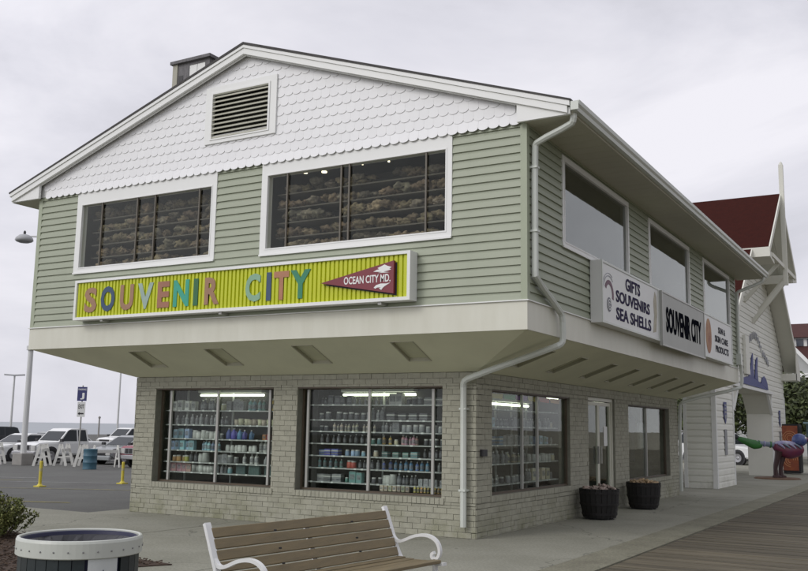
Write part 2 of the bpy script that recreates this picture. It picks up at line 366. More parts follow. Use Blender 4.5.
# ------------------------------------------------------------------ the souvenir shop
shop = root('souvenir_shop', (-5, 7, 0), 'two storey souvenir shop with overhanging sage upper floor on pale brick base', 'shop building')
F_F = Face('x', SF, -1); F_S = Face('y', SS, 1); F_L = Face('y', SL, -1); F_B = Face('x', LB, 1)   # brick faces
U_F = Face('x', 0, -1); U_S = Face('y', 0, 1); U_L = Face('y', WX, -1); U_B = Face('x', LY, 1)       # upper faces
OPF = [(-7.834, -5.112, .566, 2.25), (-4.605, -1.869, .566, 2.25)]
OPS = [(1.72, 5.212, .60, 2.217), (6.25, 7.956, .02, 2.276), (8.94, 12.487, .529, 2.2)]
def brick_wall(face, a0, a1, ops, corner_lo=0, corner_hi=0):
    b = B(); ch = ZBR/29; ln = .225; g = .0065
    full = [(o[0], o[1], o[2]-.10, o[3]) for o in ops if o[2] > .1] + [o for o in ops if o[2] <= .1]
    for j in range(29):
        z0 = j*ch; off = (ln/2 if j % 2 else 0) + random.uniform(-.006, .006)
        off += random.uniform(-.03, .03); i0 = math.floor((a0-off)/ln)-1; i1 = math.ceil((a1-off)/ln)+1
        zs = sorted({z0, z0+ch} | {v for o in full for v in o[2:] if z0+.004 < v < z0+ch-.004})
        for za, zb in zip(zs, zs[1:]):
            for s0, s1 in spans(a0, a1, za, zb, full):
                for i in range(i0, i1):
                    x0, x1 = max(s0, off+i*ln), min(s1, off+(i+1)*ln)
                    if x1-x0 < .022: continue
                    d = random.uniform(.006, .013); gz = g if zb-za > .04 else g*.6
                    x0g = x0+(g/2 if x0 > a0+.001 else 0); x1g = x1-(g/2 if x1 < a1-.001 else 0)
                    vs = face.box(b, x0g, x1g, -.05, d, za+gz/2, zb-gz/2)
                    t = random.uniform(-.003, .003)
                    for v in vs: v.co.z += t*(1 if v.co.z > (za+zb)/2 else .6)
    for o in ops:      # rowlock sill of upright headers under each window
        if o[2] <= .1: continue
        n = round((o[1]-o[0]+.1)/.078); w = (o[1]-o[0]+.1)/n
        for i in range(n):
            vs = face.box(b, o[0]-.05+i*w+.004, o[0]-.05+(i+1)*w-.004, -.17, .022+random.uniform(0, .006), o[2]-.095, o[2]-.004)
    obj('brick_wall', b, M_BRICK, shop)
    b = B()
    for c in rects(a0, a1, 0, ZBR, ops): face.box(b, c[0], c[1], -.22, 0, c[2], c[3])
    obj('mortar_backing', b, M_MORTAR, shop)
brick_wall(F_F, SL, SS, OPF); brick_wall(F_S, SF, LB, OPS); brick_wall(F_L, SF, LB, []); brick_wall(F_B, SL, SS, [])

# siding with real laps
LAP = .1215
def siding(face, a0, a1, z0, z1, ops, m=M_SIDE, parent=None, lap=LAP, depth=.024, top=None, bottom=None):
    """top(a) / bottom: optional roofline function clipping every course by short steps"""
    b = B(); n = math.ceil((z1-z0)/lap)
    for j in range(n):
        c0 = z0+j*lap; c1 = min(z1, c0+lap)
        zs = sorted({c0, c1} | {c0+lap*u for u in (.58, .80) if c0+lap*u < c1-.002} | {v for o in ops for v in o[2:] if c0+.002 < v < c1-.002})
        prof_ = ((0, depth), (.58, depth*.66), (.80, depth*.16), (1, .001))
        def dep(z):
            u = min(1, max(0, (z-c0)/lap))
            for (u0, d0), (u1, d1) in zip(prof_, prof_[1:]):
                if u <= u1+1e-6: return d0+(d1-d0)*(u-u0)/(u1-u0)
            return .001
        for za, zb in zip(zs, zs[1:]):
            for s0, s1 in spans(a0, a1, za, zb, ops):
                if top:
                    lo, hi = top(zb)
                    s0 = max(s0, lo); s1 = min(s1, hi)
                    if s1 <= s0: continue
                q = [(s0, dep(za), za), (s1, dep(za), za), (s1, dep(zb), zb), (s0, dep(zb), zb)]
                face.quad(b, q)
                if za == c0: face.quad(b, [(s0, -.002, za), (s1, -.002, za), (s1, dep(za), za), (s0, dep(za), za)])
    obj('lap_siding', b, m, parent)
WZ0, WZ1 = 4.292, 5.854
OUF = [(-8.905, -5.543, WZ0, 5.9), (-4.589, -1.13, WZ0, 5.9)]
GUF = [(-8.77, -5.655, 4.40, 5.565), (-4.465, -1.235, 4.40, 5.60)]
OUS = [(1.354, 4.772, 4.31, 5.725), (6.091, 9.436, 4.31, 5.725), (10.783, 13.944, 4.31, 5.725)]
siding(U_F, WX+.06, -.06, ZT+.015, 5.87, OUF, parent=shop); siding(U_S, .06, LY-.06, ZT+.015, ZW, OUS, parent=shop)
siding(U_L, .06, LY-.06, ZT+.015, ZW, [], parent=shop); siding(U_B, WX+.06, -.06, ZT+.015, ZW, [], parent=shop)
for x, y in ((0, 0), (WX, 0), (0, LY), (WX, LY)):
    b = B(); sx = -1 if x == 0 else 1; sy = 1 if y == 0 else -1
    box(b, x-sx*.022, x+sx*.075, y-sy*.022, y+sy*.075, ZT+.012, ZW if y else 5.83)
    obj('corner_board', b, M_TRIMG, shop)
# inner walls / floor / ceilings
b = B()
for c in rects(WX, 0, ZT, RZ-.6, OUF+[(-5.68, -4.5, 6.38, 7.16)]):
    if c[3] <= 5.9: U_F.box(b, c[0]+(.001 if c[0] == WX else 0), c[1]-(.001 if c[1] == 0 else 0), -.15, -.004, c[2], min(c[3], 5.8))
for c in rects(.15, LY-.15, ZT, 5.8, OUS): U_S.box(b, c[0], c[1], -.15, -.004, c[2], c[3])
U_L.box(b, .15, LY-.15, -.15, -.004, ZT, 5.8); U_B.box(b, WX+.15, -.15, -.15, -.004, ZT, 5.8)
obj('inner_wall', b, M_INT, shop)
b = B(); box(b, WX+.15, -.15, .15, LY-.15, 5.72, 5.78); obj('ceiling', b, M_DARK, shop)
b = B(); box(b, WX+.15, -.15, .15, LY-.15, 3.18, 3.3); obj('upper_floor', b, M_DARK, shop)
b = B(); box(b, SL+.2, SS-.2, SF+.2, LB-.2, 2.42, 2.5); obj('ceiling', b, M_INT, shop)
b = B(); box(b, SL+.2, SS-.2, SF+.2, LB-.2, -.05, .03); obj('shop_floor', b, M_DARK, shop)

# fascia band round the upper floor
b = B(); f = .02
for (x0, x1, y0, y1) in ((WX-f, f, -f, .1), (-.1, f, .1, LY-.1), (WX-f, WX+.1, .1, LY-.1), (WX-f, f, LY-.1, LY+f)): box(b, x0, x1, y0, y1, ZB, ZT)
obj('fascia_band', b, M_CREAM, shop)
b = B(); f2 = .045
for (x0, x1, y0, y1) in ((WX-f2, f2, -f2, .02), (-.02, f2, .02, LY-.02), (WX-f2, WX+.02, .02, LY-.02), (WX-f2, f2, LY-.02, LY+f2)): box(b, x0, x1, y0, y1, ZT+.001, ZT+.016)
obj('drip_cap', b, M_WHITE, shop)
# sloped under-soffit, with recessed troughs
LF = [(-7.62, -7.22), (-5.87, -5.49), (-4.06, -3.67), (-2.25, -1.87)]
LS = [(1.68, 2.02), (3.2, 3.55), (4.87, 5.22), (6.35, 6.67), (7.95, 8.30), (9.4, 9.75), (10.95, 11.28), (12.3, 12.6)]
def sofp(side, a, t):     # t: 0 at the band, 1 at the brick
    z = ZB+.004-(ZB-ZBR)*t
    if side == 'f': return Vector((a, SF*t, z))
    if side == 's': return Vector((SS*t, a, z))
b = B()
holes_f = [(a0, a1, .18, .68) for a0, a1 in LF]; holes_s = [(a0, a1, .28, .76) for a0, a1 in LS]
for c in rects(SL, SS, 0, 1, holes_f): quad(b, sofp('f', c[0], c[2]), sofp('f', c[1], c[2]), sofp('f', c[1], c[3]), sofp('f', c[0], c[3]))
for c in rects(SF, LB, 0, 1, holes_s): quad(b, sofp('s', c[0], c[2]), sofp('s', c[1], c[2]), sofp('s', c[1], c[3]), sofp('s', c[0], c[3]))
z0, z1 = ZB+.004, ZBR+.004
P = lambda x, y, z: (x, y, z)
quad(b, P(SS, 0, z0), P(0, 0, z0), P(SS, SF, z1)); quad(b, P(0, 0, z0), P(0, SF, z0), P(SS, SF, z1)); quad(b, P(SL, 0, z0), P(WX, 0, z0), P(SL, SF, z1))
quad(b, P(WX, 0, z0), P(WX, LY, z0), P(SL, LB, z1), P(SL, SF, z1)); quad(b, P(0, LB, z0), P(0, LY, z0), P(SS, LB, z1)); quad(b, P(WX, LY, z0), P(0, LY, z0), P(SS, LB, z1), P(SL, LB, z1))
soff = obj('under_soffit', b, M_SOFFIT, shop)
M_DIFF = mat('light_diffuser', (.6, .6, .42), .5, .15, 3); M_REC = mat('trough_metal', (.40, .39, .28), .5, .1, 3)
def trough(side, a0, a1, t0, t1):
    b = B(); cs = [sofp(side, a0, t0), sofp(side, a1, t0), sofp(side, a1, t1), sofp(side, a0, t1)]; upz = Vector((0, 0, .075))
    for i in range(4):
        p, q = cs[i], cs[(i+1) % 4]; quad(b, p, q, q+upz, p+upz)
        d = Vector((0, 0, .012)); c = sum(cs, Vector())/4
        bar(b, p, q, .02, .014)
    r = obj('recessed_light', b, M_REC, shop)
    b = B(); c = sum(cs, Vector())/4; quad(b, *[p+Vector((0, 0, .05)) for p in cs]); obj('diffuser', b, M_DIFF, r)
for a0, a1, t0, t1 in holes_f: trough('f', a0, a1, t0, t1)
for a0, a1, t0, t1 in holes_s: trough('s', a0, a1, t0, t1)

# gable shingles
def shingles():
    b = B(); w = .162; row = .158; zb = 5.79; j = 0; hole = (-5.86, -4.32, 6.30, 7.28)
    while zb < RZ:
        off = (w/2 if j % 2 else 0); i = 0; x = WX+.02-off+.0
        while x < -.03:
            x0, x1 = x+.0004, x+w-.0004; xm = (x0+x1)/2; r = (x1-x0)/2
            if x0 > WX+.04 and x1 < -.02 and zb+r < roofz(xm)-.10 and not (x0 > hole[0]+.02 and x1 < hole[1]-.02 and zb > hole[2] and zb+row < hole[3]):
                zt = min(zb+row+.03, min(roofz(x0), roofz(x1))-.03)
                if zt > zb+r+.01:
                    pts = [(x1, zb+r*.62), (x1, zt), (x0, zt)] + [(xm-r*math.cos(t*math.pi/8), zb+r*.62-r*.62*math.sin(t*math.pi/8)) for t in range(9)]
                    pts = pts[:-1]
                    dy = lambda z: -.026-(.011 if j else .036)*max(0, (1-(z-zb)/row)) - .0
                    jit = random.uniform(-.0006, .0006)
                    fv = [b.verts.new((px, dy(pz)+jit, pz)) for px, pz in pts]; bv = [b.verts.new((px, dy(pz)+.016, pz)) for px, pz in pts]
                    b.faces.new(fv); n = len(pts)
                    for k in range(n): b.faces.new([fv[k], fv[(k+1) % n], bv[(k+1) % n], bv[k]])
            x += w
        zb += row; j += 1
    bmesh.ops.recalc_face_normals(b, faces=b.faces[:])
    obj('scallop_shingles', b, M_SHINGLE, shop)
shingles()
b = B()
pts = lambda y: [(WX-.0, y, 5.84), (0, y, 5.84), (0, y, roofz(0)-.1), (RX, y, RZ-.1), (WX, y, roofz(WX)-.1)]
vo = (-5.69, -4.50, 6.385, 7.165)
# gable backing, cut round the vent
for (xa, xb, zlo) in ((WX, vo[0], 5.84), (vo[1], 0, 5.84)):
    prism(b, [(xa, -.021, zlo), (xb, -.021, zlo), (xb, -.021, roofz(xb)-.1)] + ([(RX, -.021, RZ-.1)] if xa < RX < xb else []) + [(xa, -.021, roofz(xa)-.1)], (0, .018, 0))
box(b, vo[0], vo[1], -.021, -.003, 5.84, vo[2]); prism(b, [(vo[0], -.021, vo[3]), (vo[1], -.021, vo[3]), (vo[1], -.021, roofz(vo[1])-.1), (RX, -.021, RZ-.1), (vo[0], -.021, roofz(vo[0])-.1)], (0, .018, 0))
obj('gable_backing', b, M_WHITE, shop)
b = B(); prism(b, [(WX, LY+.02, 5.8), (0, LY+.02, 5.8), (0, LY+.02, roofz(0)-.1), (RX, LY+.02, RZ-.1), (WX, LY+.02, roofz(WX)-.1)], (0, -.05, 0)); obj('rear_gable', b, M_SIDE, shop)
# vent: casing, slats, dark box behind
b = B()
for (x0, x1, z0, z1) in ((-5.845, vo[0]-.002, 6.30, 7.30), (vo[1]+.002, -4.335, 6.30, 7.30), (vo[0]-.002, vo[1]+.002, 7.167, 7.30), (vo[0]-.002, vo[1]+.002, 6.30, 6.383)):
    box(b, x0, x1, -.062, -.0215, z0, z1)
for (x0, x1, z0, z1) in ((-5.725, vo[0]-.001, 6.36, 7.20), (vo[1]+.001, -4.465, 6.36, 7.20), (vo[0]-.001, vo[1]+.001, 7.168, 7.2), (vo[0]-.001, vo[1]+.001, 6.36, 6.384)):
    box(b, x0, x1, -.074, -.0625, z0, z1)
vent = obj('gable_vent', b, M_WHITE, shop)
b = B(); box(b, vo[0], vo[1], .12, .14, vo[2], vo[3]); obj('vent_screen', b, M_BLACK, vent)
for k in range(10):
    b = B(); z = vo[2]+.035+k*.078; vs = obox(b, (-5.095, -.035, z), (1, 0, 0), (0, .80, .60), (0, -.6, .8), .595, .05, .006); obj('slat', b, M_CREAM, vent)

# roof
b = B(); th = .045; y0, y1 = -.195, LY+.45
LXE = 2*RX-EX
prism(b, [(RX, y0, RZ), (EX, y0, EZ), (EX, y0, EZ-th*.6), (RX, y0, RZ-th), (LXE, y0, EZ-th*.6), (LXE, y0, EZ)], (0, y1-y0, 0))
roof = obj('roof', b, M_ROOF, shop)
b = B()
def rake(y, d, h0, h1, ex):   # board following the roof line on both slopes
    for sgn in (1, -1):
        xe = RX+sgn*(EX-RX+ex)
        a = (RX, y, RZ-h0); e_ = (xe, y, EZ-ex*SLOPE-h0); e2 = (xe, y, EZ-ex*SLOPE-h1); a2 = (RX, y, RZ-h1)
        prism(b, [a, e_, e2, a2], (0, d, 0))
rake(-.185, .05, .022, .098, -.02)
rake(-.168, .05, .100, .20, -.06)
rake(-.120, .03, .202, .215, -.3)
for sgn in (1, -1):     # boxed returns at the eaves
    xi = RX+sgn*(4.90); xe = RX+sgn*(EX-RX-.03)
    prism(b, [(xi, -.135, 5.80), (xe, -.135, 5.80), (xe, -.135, EZ-.1), (xi, -.135, roofz(xi)-.2)], (0, .05, 0))
obj('rake_board', b, M_WHITE, shop)
for sgn in (1, -1):
    b = B(); xa = RX+sgn*(4.98+.005); xb = RX+sgn*(EX-RX-.04); n = 50; L = (y1-.02-(-.08))/n
    for k in range(n): box(b, xa, xb, -.08+k*L+.003, -.08+(k+1)*L-.003, 5.805, 5.815)
    box(b, xa, xb, -.08, y1-.02, 5.8155, 5.825)
    box(b, xb, xb+sgn*.03, -.08, y1-.02, 5.80, EZ-.07)
    obj('eave_soffit', b, M_EAVE, shop)
    if sgn < 0: continue      # the left eave carries no gutter
    b = B(); x0 = xb+sgn*.032; pr = [(0, 0), (.075, 0), (.09, .045), (.115, .075), (.125, .125), (.115, .13), (.1, .085), (.08, .055), (.065, .012), (.012, .012), (.012, .13), (0, .13)]
    prism(b, [(x0+sgn*px, -.17, 5.835+pz) for px, pz in pr], (0, y1+.17, 0))
    box(b, min(x0, x0+sgn*.11), max(x0, x0+sgn*.11), -.18, -.171, 5.835, 5.955); box(b, min(x0, x0+sgn*.11), max(x0, x0+sgn*.11), y1, y1+.01, 5.835, 5.955)
    obj('gutter', b, M_GUTTER, shop)
# downspouts
b = B()
pth = smoothpath([(.70, -.03, 5.86), (.70, -.03, 5.74), (.66, 0, 5.70), (.12, .12, 5.56), (.075, .13, 5.50), (.075, .13, 3.75), (.075, .13, 3.66), (.09, 1.02, 3.30), (.10, 1.1, 3.22), (.10, 1.12, 2.92), (.09, 1.1, 2.84), (.02, 1.05, 2.79), (-1.36, 1.03, 2.36), (-1.45, 1.03, 2.30), (-1.46, 1.06, 2.2), (-1.46, 1.08, .17)], 1)
tube(b, pth, .048, 8); ds = obj('downspout', b, M_GUTTER, shop, smooth=False)
for (x, y, z, ax) in ((.045, .13, 5.2, 'x'), (.045, .13, 4.3, 'x'), (-1.46, 1.12, 1.9, 'y'), (-1.46, 1.12, .7, 'y')):
    b = B()
    if ax == 'x': box(b, .0, .128, y-.055, y+.055, z-.015, z+.015)
    else: box(b, x-.055, x+.055, 1.02, 1.165, z-.015, z+.015)
    obj('strap', b, M_GUTTER, ds)
b = B()
pth = smoothpath([(.72, 15.0, 5.84), (.72, 15.0, 5.74), (.62, 14.98, 5.66), (.12, 14.68, 5.42), (.075, 14.65, 5.36), (.075, 14.65, 3.62), (.08, 14.65, 3.5), (.10, 14.8, 3.3), (.1, 14.8, 2.9), (.05, 14.75, 2.8), (-1.15, 13.42, 2.42), (-1.25, 13.4, 2.3), (-1.25, 13.4, .1)], 1)
tube(b, pth, .045, 8); obj('downspout', b, M_GUTTER, shop)
b = B(); box(b, -.0, .14, 14.55, 14.75, 3.42, 3.72); obj('downspout_hopper', b, M_GUTTER, shop)
# tap box on the brick
b = B(); box(b, SS-.0+.012, SS+.08, 1.28, 1.4, 1.2, 1.3); obj('wall_tap', b, M_BLACK, shop)

# ---- windows
def window(face, o, g, mf, mg, mulls, mm=None, dg=-.06, proud=.03, glass_d=-.012, mw=.024):
    """o: outer casing rect, g: glass rect, mulls: positions"""
    b = B()
    face.box(b, o[0], g[0], -.10, proud, o[2], o[3]); face.box(b, g[1], o[1], -.10, proud, o[2], o[3])
    face.box(b, g[0], g[1], -.10, proud, o[2], g[2]); face.box(b, g[0], g[1], -.10, proud, g[3], o[3])
    k = .022
    for (a0, a1, z0, z1) in ((g[0]-k, g[0]-.001, g[2]-k, g[3]+k), (g[1]+.001, g[1]+k, g[2]-k, g[3]+k), (g[0]-.001, g[1]+.001, g[2]-k, g[2]-.001), (g[0]-.001, g[1]+.001, g[3]+.001, g[3]+k)):
        face.box(b, a0, a1, proud+.0005, proud+.006, z0, z1)
    w = obj('window', b, mf, shop)
    b = B(); face.box(b, g[0]-.02, g[1]+.02, glass_d-.004, glass_d+.004, g[2]-.02, g[3]+.02); obj('pane', b, mg, w)
    for x in mulls:
        b = B(); face.box(b, x-mw/2, x+mw/2, glass_d+.005, glass_d+.035, g[2], g[3]); obj('mullion', b, mm or mat('dark_mullion', (.13, .115, .09), .5, .2, 5), w)
    b = B(); face.box(b, o[0], o[1], .0305, proud+.018, o[2]-.012, o[2]+.018); obj('sill', b, mf, w)
    return w
for o, g, mu in ((OUF[0], GUF[0], (-8.26, -7.38, -6.95, -5.93)), (OUF[1], GUF[1], (-4.08, -3.05, -2.90, -1.56))):
    window(U_F, (o[0], o[1], o[2], 5.852), g, M_WHITE, G_UP, mu)
for o in OUS: window(U_S, o, (o[0]+.09, o[1]-.09, o[2]+.09, o[3]-.09), M_WHITE, G_SIDE, [])
def shopwin(face, o, mg, mulls, dep=.17):
    b = B(); k = .035
    for (a0, a1, z0, z1) in ((o[0], o[0]+k, o[2], o[3]), (o[1]-k, o[1], o[2], o[3]), (o[0]+k, o[1]-k, o[2], o[2]+k), (o[0]+k, o[1]-k, o[3]-k, o[3])):
        face.box(b, a0+.001, a1-.001, -dep-.03, -dep+.03, z0+.001, z1-.001)
    w = obj('window', b, M_BROWNF, shop)
    b = B(); face.box(b, o[0]+k, o[1]-k, -dep-.004, -dep+.004, o[2]+k, o[3]-k); obj('pane', b, mg, w)
    for x in mulls:
        b = B(); face.box(b, x-.022, x+.022, -dep+.005, -dep+.045, o[2]+k, o[3]-k); obj('mullion', b, M_MULL, w)
    b = B(); face.box(b, o[0]+.002, o[1]-.002, -dep+.031, -.003, o[3]-.02, o[3]-.002); obj('lintel', b, M_BROWNF, w)
    return w
shopwin(F_F, OPF[0], G_FRONT, (-7.58, -6.46, -5.29)); shopwin(F_F, OPF[1], G_FRONT, (-4.48, -3.27, -2.10))
shopwin(F_S, OPS[0], G_LOWSIDE, (3.05, 3.72), .08); shopwin(F_S, OPS[2], G_LOWSIDE, (10.7,), .12)
# double door
o = OPS[1]; b = B()
for (a0, a1, z0, z1) in ((o[0], o[0]+.06, .03, o[3]), (o[1]-.06, o[1], .03, o[3]), (o[0]+.06, o[1]-.06, o[3]-.07, o[3])): F_S.box(b, a0+.001, a1-.001, -.14, -.04, z0, z1-.001)
fr = obj('door_frame', b, M_CREAM, shop)
mid = (o[0]+o[1])/2
for a0, a1, hx in ((o[0]+.065, mid-.004, mid-.09), (mid+.004, o[1]-.065, mid+.09)):
    b = B(); s = .055
    for (p0, p1, z0, z1) in ((a0, a0+s, .04, 2.19), (a1-s, a1, .04, 2.19), (a0+s, a1-s, .04, .22), (a0+s, a1-s, 2.12, 2.19)): F_S.box(b, p0, p1, -.115, -.07, z0, z1)
    d = obj('door', b, M_CREAM, shop)
    b = B(); F_S.box(b, a0+s, a1-s, -.096, -.09, .22, 2.12); obj('pane', b, G_LOWSIDE, d)
    b = B(); F_S.box(b, hx-.012, hx+.012, -.066, -.03, .95, 1.3); obj('handle', b, M_MULL, d)
b = B(); F_S.box(b, 7.5, 7.72, -.089, -.086, 1.3, 1.7)
pn = obj('notice', b, M_WHITE, d)

# ---- rooftop cabinet
ru = root('rooftop_cabinet', (-7.2, 1.45, 7.1), 'weathered grey cabinet with sloped cap standing on the roof slope', 'roof cabinet')
M_WOOD = mat('weathered_grey_wood', (.20, .195, .20), .9, .5, 5, .4, 30, stretch=(6, 6, 1)); M_PALE = mat('pale_corner_post', (.42, .41, .34), .8, .2, 4)
x0, x1, y0, y1 = -7.68, -6.79, 1.0, 1.9
b = B(); 
for c in rects(x0+.1, x1, 6.9, 8.44, [(-7.30, -6.90, 7.72, 8.38)]): box(b, c[0], c[1], y0, y0+.05, c[2], c[3])
box(b, x1-.05, x1, y0+.05, y1, 6.7, 8.44); box(b, x0, x0+.05, y0+.1, y1, 6.7, 8.44); box(b, x0+.05, x1-.05, y1-.05, y1, 6.7, 8.44)
obj('wall_panel', b, M_WOOD, ru)
b = B(); box(b, x0-.02, x0+.1, y0-.02, y0+.1, 6.9, 8.44); obj('corner_post', b, M_PALE, ru)
b = B(); box(b, x0-.06, x1+.05, y0-.06, y1+.06, 8.441, 8.50); obj('cap', b, M_WOOD, ru)
b = B(); box(b, -7.299, -7.11, y0+.012, y0+.022, 7.72, 8.38); box(b, -7.10, -6.901, y0+.012, y0+.022, 8.12, 8.38); obj('white_hatch', b, M_WHITE, ru)
b = B(); box(b, -7.55, -7.44, y0-.006, y0-.001, 7.75, 8.2); obj('dark_slot', b, M_BLACK, ru)

# ------------------------------------------------------------------ signs
ys = root('yellow_letter_sign', (-5.1, -.15, 3.4), 'long yellow ribbed sign reading SOUVENIR CITY under the front upper windows', 'sign')
sx0, sx1, sz0, sz1, sy = -8.58, -1.678, 3.40, 4.114, -.24
b = B()
box(b, sx0, sx1, sy, -.03, sz0, sz0+.05); box(b, sx0, sx1, sy, -.03, sz1-.045, sz1); box(b, sx0, sx0+.05, sy, -.03, sz0+.0501, sz1-.0451); box(b, sx1-.05, sx1, sy, -.03, sz0+.0501, sz1-.0451)
box(b, sx0+.05, sx1-.05, -.10, -.04, sz0+.0502, sz1-.0452)
obj('frame', b, M_WHITE, ys)
b = B(); x = sx0+.05; per = .079; n = int((sx1-.05-x)/per); per = (sx1-.05-x)/n; pv = None
prof = [(0, 0), (.12, .0), (.2, .022), (.8, .022), (.88, 0)]
for i in range(n):
    for u, dd in prof:
        v = (b.verts.new((x+(i+u)*per, sy+.05-dd, sz0+.0503)), b.verts.new((x+(i+u)*per, sy+.05-dd, sz1-.0453)))
        if pv: b.faces.new([pv[0], v[0], v[1], pv[1]])
        pv = v
obj('ribbed_panel', b, M_YEL, ys)
LET = [('S', -8.33, -8.02, 'pinkbrown'), ('O', -7.92, -7.58, 'navy'), ('U', -7.45, -7.13, 'pinkbrown'), ('V', -7.03, -6.67, 'paleblue'), ('E', -6.57, -6.30, 'rust'), ('N', -6.21, -5.87, 'teal'),
       ('I', -5.77, -5.67, 'green'), ('R', -5.53, -5.22, 'pinkbrown'), ('C', -4.68, -4.38, 'greygreen'), ('I', -4.26, -4.17, 'navy'), ('T', -4.12, -3.83, 'orangebrown'), ('Y', -3.80, -3.42, 'seagreen')]
LC = dict(pinkbrown=(.34, .19, .11), navy=(.035, .075, .15), paleblue=(.33, .44, .38), rust=(.34, .15, .09), teal=(.035, .36, .25), green=(.025, .14, .05), greygreen=(.24, .42, .28), orangebrown=(.42, .19, .10), seagreen=(.03, .22, .12))
for ch, a0, a1, cn in LET:
    b = text_bm(ch, (a0, sy+.024, 3.525), (1, 0, 0), (0, 0, 1), a1-a0, .445, .008, .038)
    obj('letter', b, mat('letter_'+cn, LC[cn], .5, .15, 6), ys, label={'pinkbrown': 'pinkish brown letter', 'navy': 'dark navy letter', 'paleblue': 'pale blue letter', 'rust': 'rust brown letter', 'teal': 'teal letter', 'green': 'dark green letter', 'greygreen': 'pale grey green letter', 'orangebrown': 'orange brown letter', 'seagreen': 'sea green letter'}[cn])
b = B(); prism(b, [(-3.20, sy-.03, 3.725), (-1.93, sy-.03, 3.50), (-1.93, sy-.03, 3.98)], (0, .05, 0))
M_MAROON = mat('maroon_pennant', (.20, .028, .042), .5, .1, 5)
pen = obj('pennant', b, M_MAROON, ys)
b = B(); prism(b, [(-3.17, sy+.0205, 3.70), (-1.905, sy+.0205, 3.475), (-1.905, sy+.0205, 3.96)], (0, .012, 0)); obj('pennant_shadow', b, M_BLACK, pen)  # black triangle shifted down and right: the pennant's cast shadow, painted in
b = text_bm('OCEAN CITY MD.', (-2.78, sy-.0315, 3.675), (1, 0, 0), (0, 0, 1), .80, .115, .002, .018); obj('lettering', b, M_WHITE, pen)
def flat(pts, y): bb = B(); prism(bb, [(p[0], y, p[1]) for p in pts], (0, .003, 0)); return bb
hat = [(-2.27, 3.835), (-2.21, 3.86), (-2.17, 3.865), (-2.2, 3.885), (-2.13, 3.91), (-2.08, 3.93), (-2.03, 3.905), (-1.96, 3.885), (-2.0, 3.865), (-1.97, 3.85), (-2.03, 3.835), (-2.1, 3.828), (-2.06, 3.82), (-1.99, 3.81), (-2.2, 3.812), (-2.12, 3.822)]
obj('white_emblem', flat(hat, sy-.0345), M_WHITE, pen)
fish = [(-2.26, 3.60), (-2.22, 3.635), (-2.14, 3.655), (-2.05, 3.65), (-1.98, 3.66), (-2.03, 3.635), (-2.08, 3.61), (-2.11, 3.585), (-2.13, 3.56), (-2.17, 3.59), (-2.13, 3.6), (-2.2, 3.6), (-2.23, 3.585)]
obj('white_emblem', flat(fish, sy-.0345), M_WHITE, pen)
for x in (-7.9, -5.2, -2.2):
    b = B(); box(b, x-.03, x+.03, -.2, -.001, sz0-.04, sz0-.001); obj('bracket', b, M_MULL, ys)

ss = root('side_sign_box', (.1, 7.8, 3.3), 'long white three panel sign box along the side wall listing gifts and sea shells', 'sign')
tx = .215
b = B(); box(b, .03, tx, 2.56, 13.0, 3.30, 4.30)
M_SIGNW = mat('sign_white', (.70, .71, .69), .4, .12, 1.2, second=(.52, .54, .5)); obj('sign_box', b, M_SIGNW, ss)
b = B()
for (y0, y1, z0, z1) in ((2.56, 13.0, 3.30, 3.335), (2.56, 13.0, 4.265, 4.30)): box(b, tx+.0005, tx+.012, y0, y1, z0, z1)
for y in (2.56, 5.93, 9.66, 12.95): box(b, tx+.0006, tx+.013, y, y+.05, 3.336, 4.264)
obj('trim', b, M_GUTTER, ss)
M_LBLUE = mat('dark_purple_letter', (.05, .045, .09), .9, .1, 4, spec=.05); M_INK = mat('sign_ink', (.008, .009, .014), 1, .1, 4, spec=.0); AX, AY = (0, 1, 0), (0, 0, 1)
for s, y0, y1, z0, h in (('GIFTS', 3.85, 4.72, 3.975, .215), ('SOUVENIRS', 3.30, 5.33, 3.715, .20), ('SEA SHELLS', 3.30, 5.40, 3.42, .21)):
    obj('lettering', text_bm(s, (tx+.001, y0, z0), AX, AY, y1-y0, h, .006, .022), M_LBLUE, ss)
# shell emblem with arcs
def arc(bm, cy, cz, r0, r1, a0, a1, ex=1.0, n=12, x=tx+.001):
    pts = [(x, cy+ex*r1*math.cos(R(a0+(a1-a0)*i/n)), cz+r1*math.sin(R(a0+(a1-a0)*i/n))) for i in range(n+1)] + [(x, cy+ex*r0*math.cos(R(a1+(a0-a1)*i/n)), cz+r0*math.sin(R(a1+(a0-a1)*i/n))) for i in range(n+1)]
    prism(bm, pts, (.005, 0, 0))
b = B(); arc(b, 2.93, 3.78, .17, .24, -15, 150, 1.0); obj('arc_emblem', b, mat('emblem_maroon', (.13, .05, .08), .5), ss)
b = B(); arc(b, 2.93, 3.78, .30, .315, 50, 165, 1.0); arc(b, 2.93, 3.78, .345, .355, 60, 150, 1.0); obj('arc_emblem', b, mat('emblem_grey', (.35, .37, .4), .5), ss)
b = B(); arc(b, 2.93, 3.62, .0001, .12, 0, 359, .9); obj('shell_emblem', b, mat('emblem_shell', (.16, .17, .2), .5, .5, 20), ss)
for r0 in (.03, .075): b = B(); arc(b, 2.93, 3.62, r0, r0+.014, 10, 340, .9, x=tx+.0065); obj('shell_ring', b, M_SIGNW, ss)
# worn shell shapes at the right of the first panel
b = B(); prism(b, [(tx+.001, 5.55, 3.42), (tx+.001, 5.75, 3.45), (tx+.001, 5.84, 3.8), (tx+.001, 5.80, 4.12), (tx+.001, 5.70, 4.2), (tx+.001, 5.60, 4.0), (tx+.001, 5.64, 3.75)], (.003, 0, 0)); obj('worn_patch', b, mat('worn_panel', (.50, .47, .36), .6, .4, 9), ss)
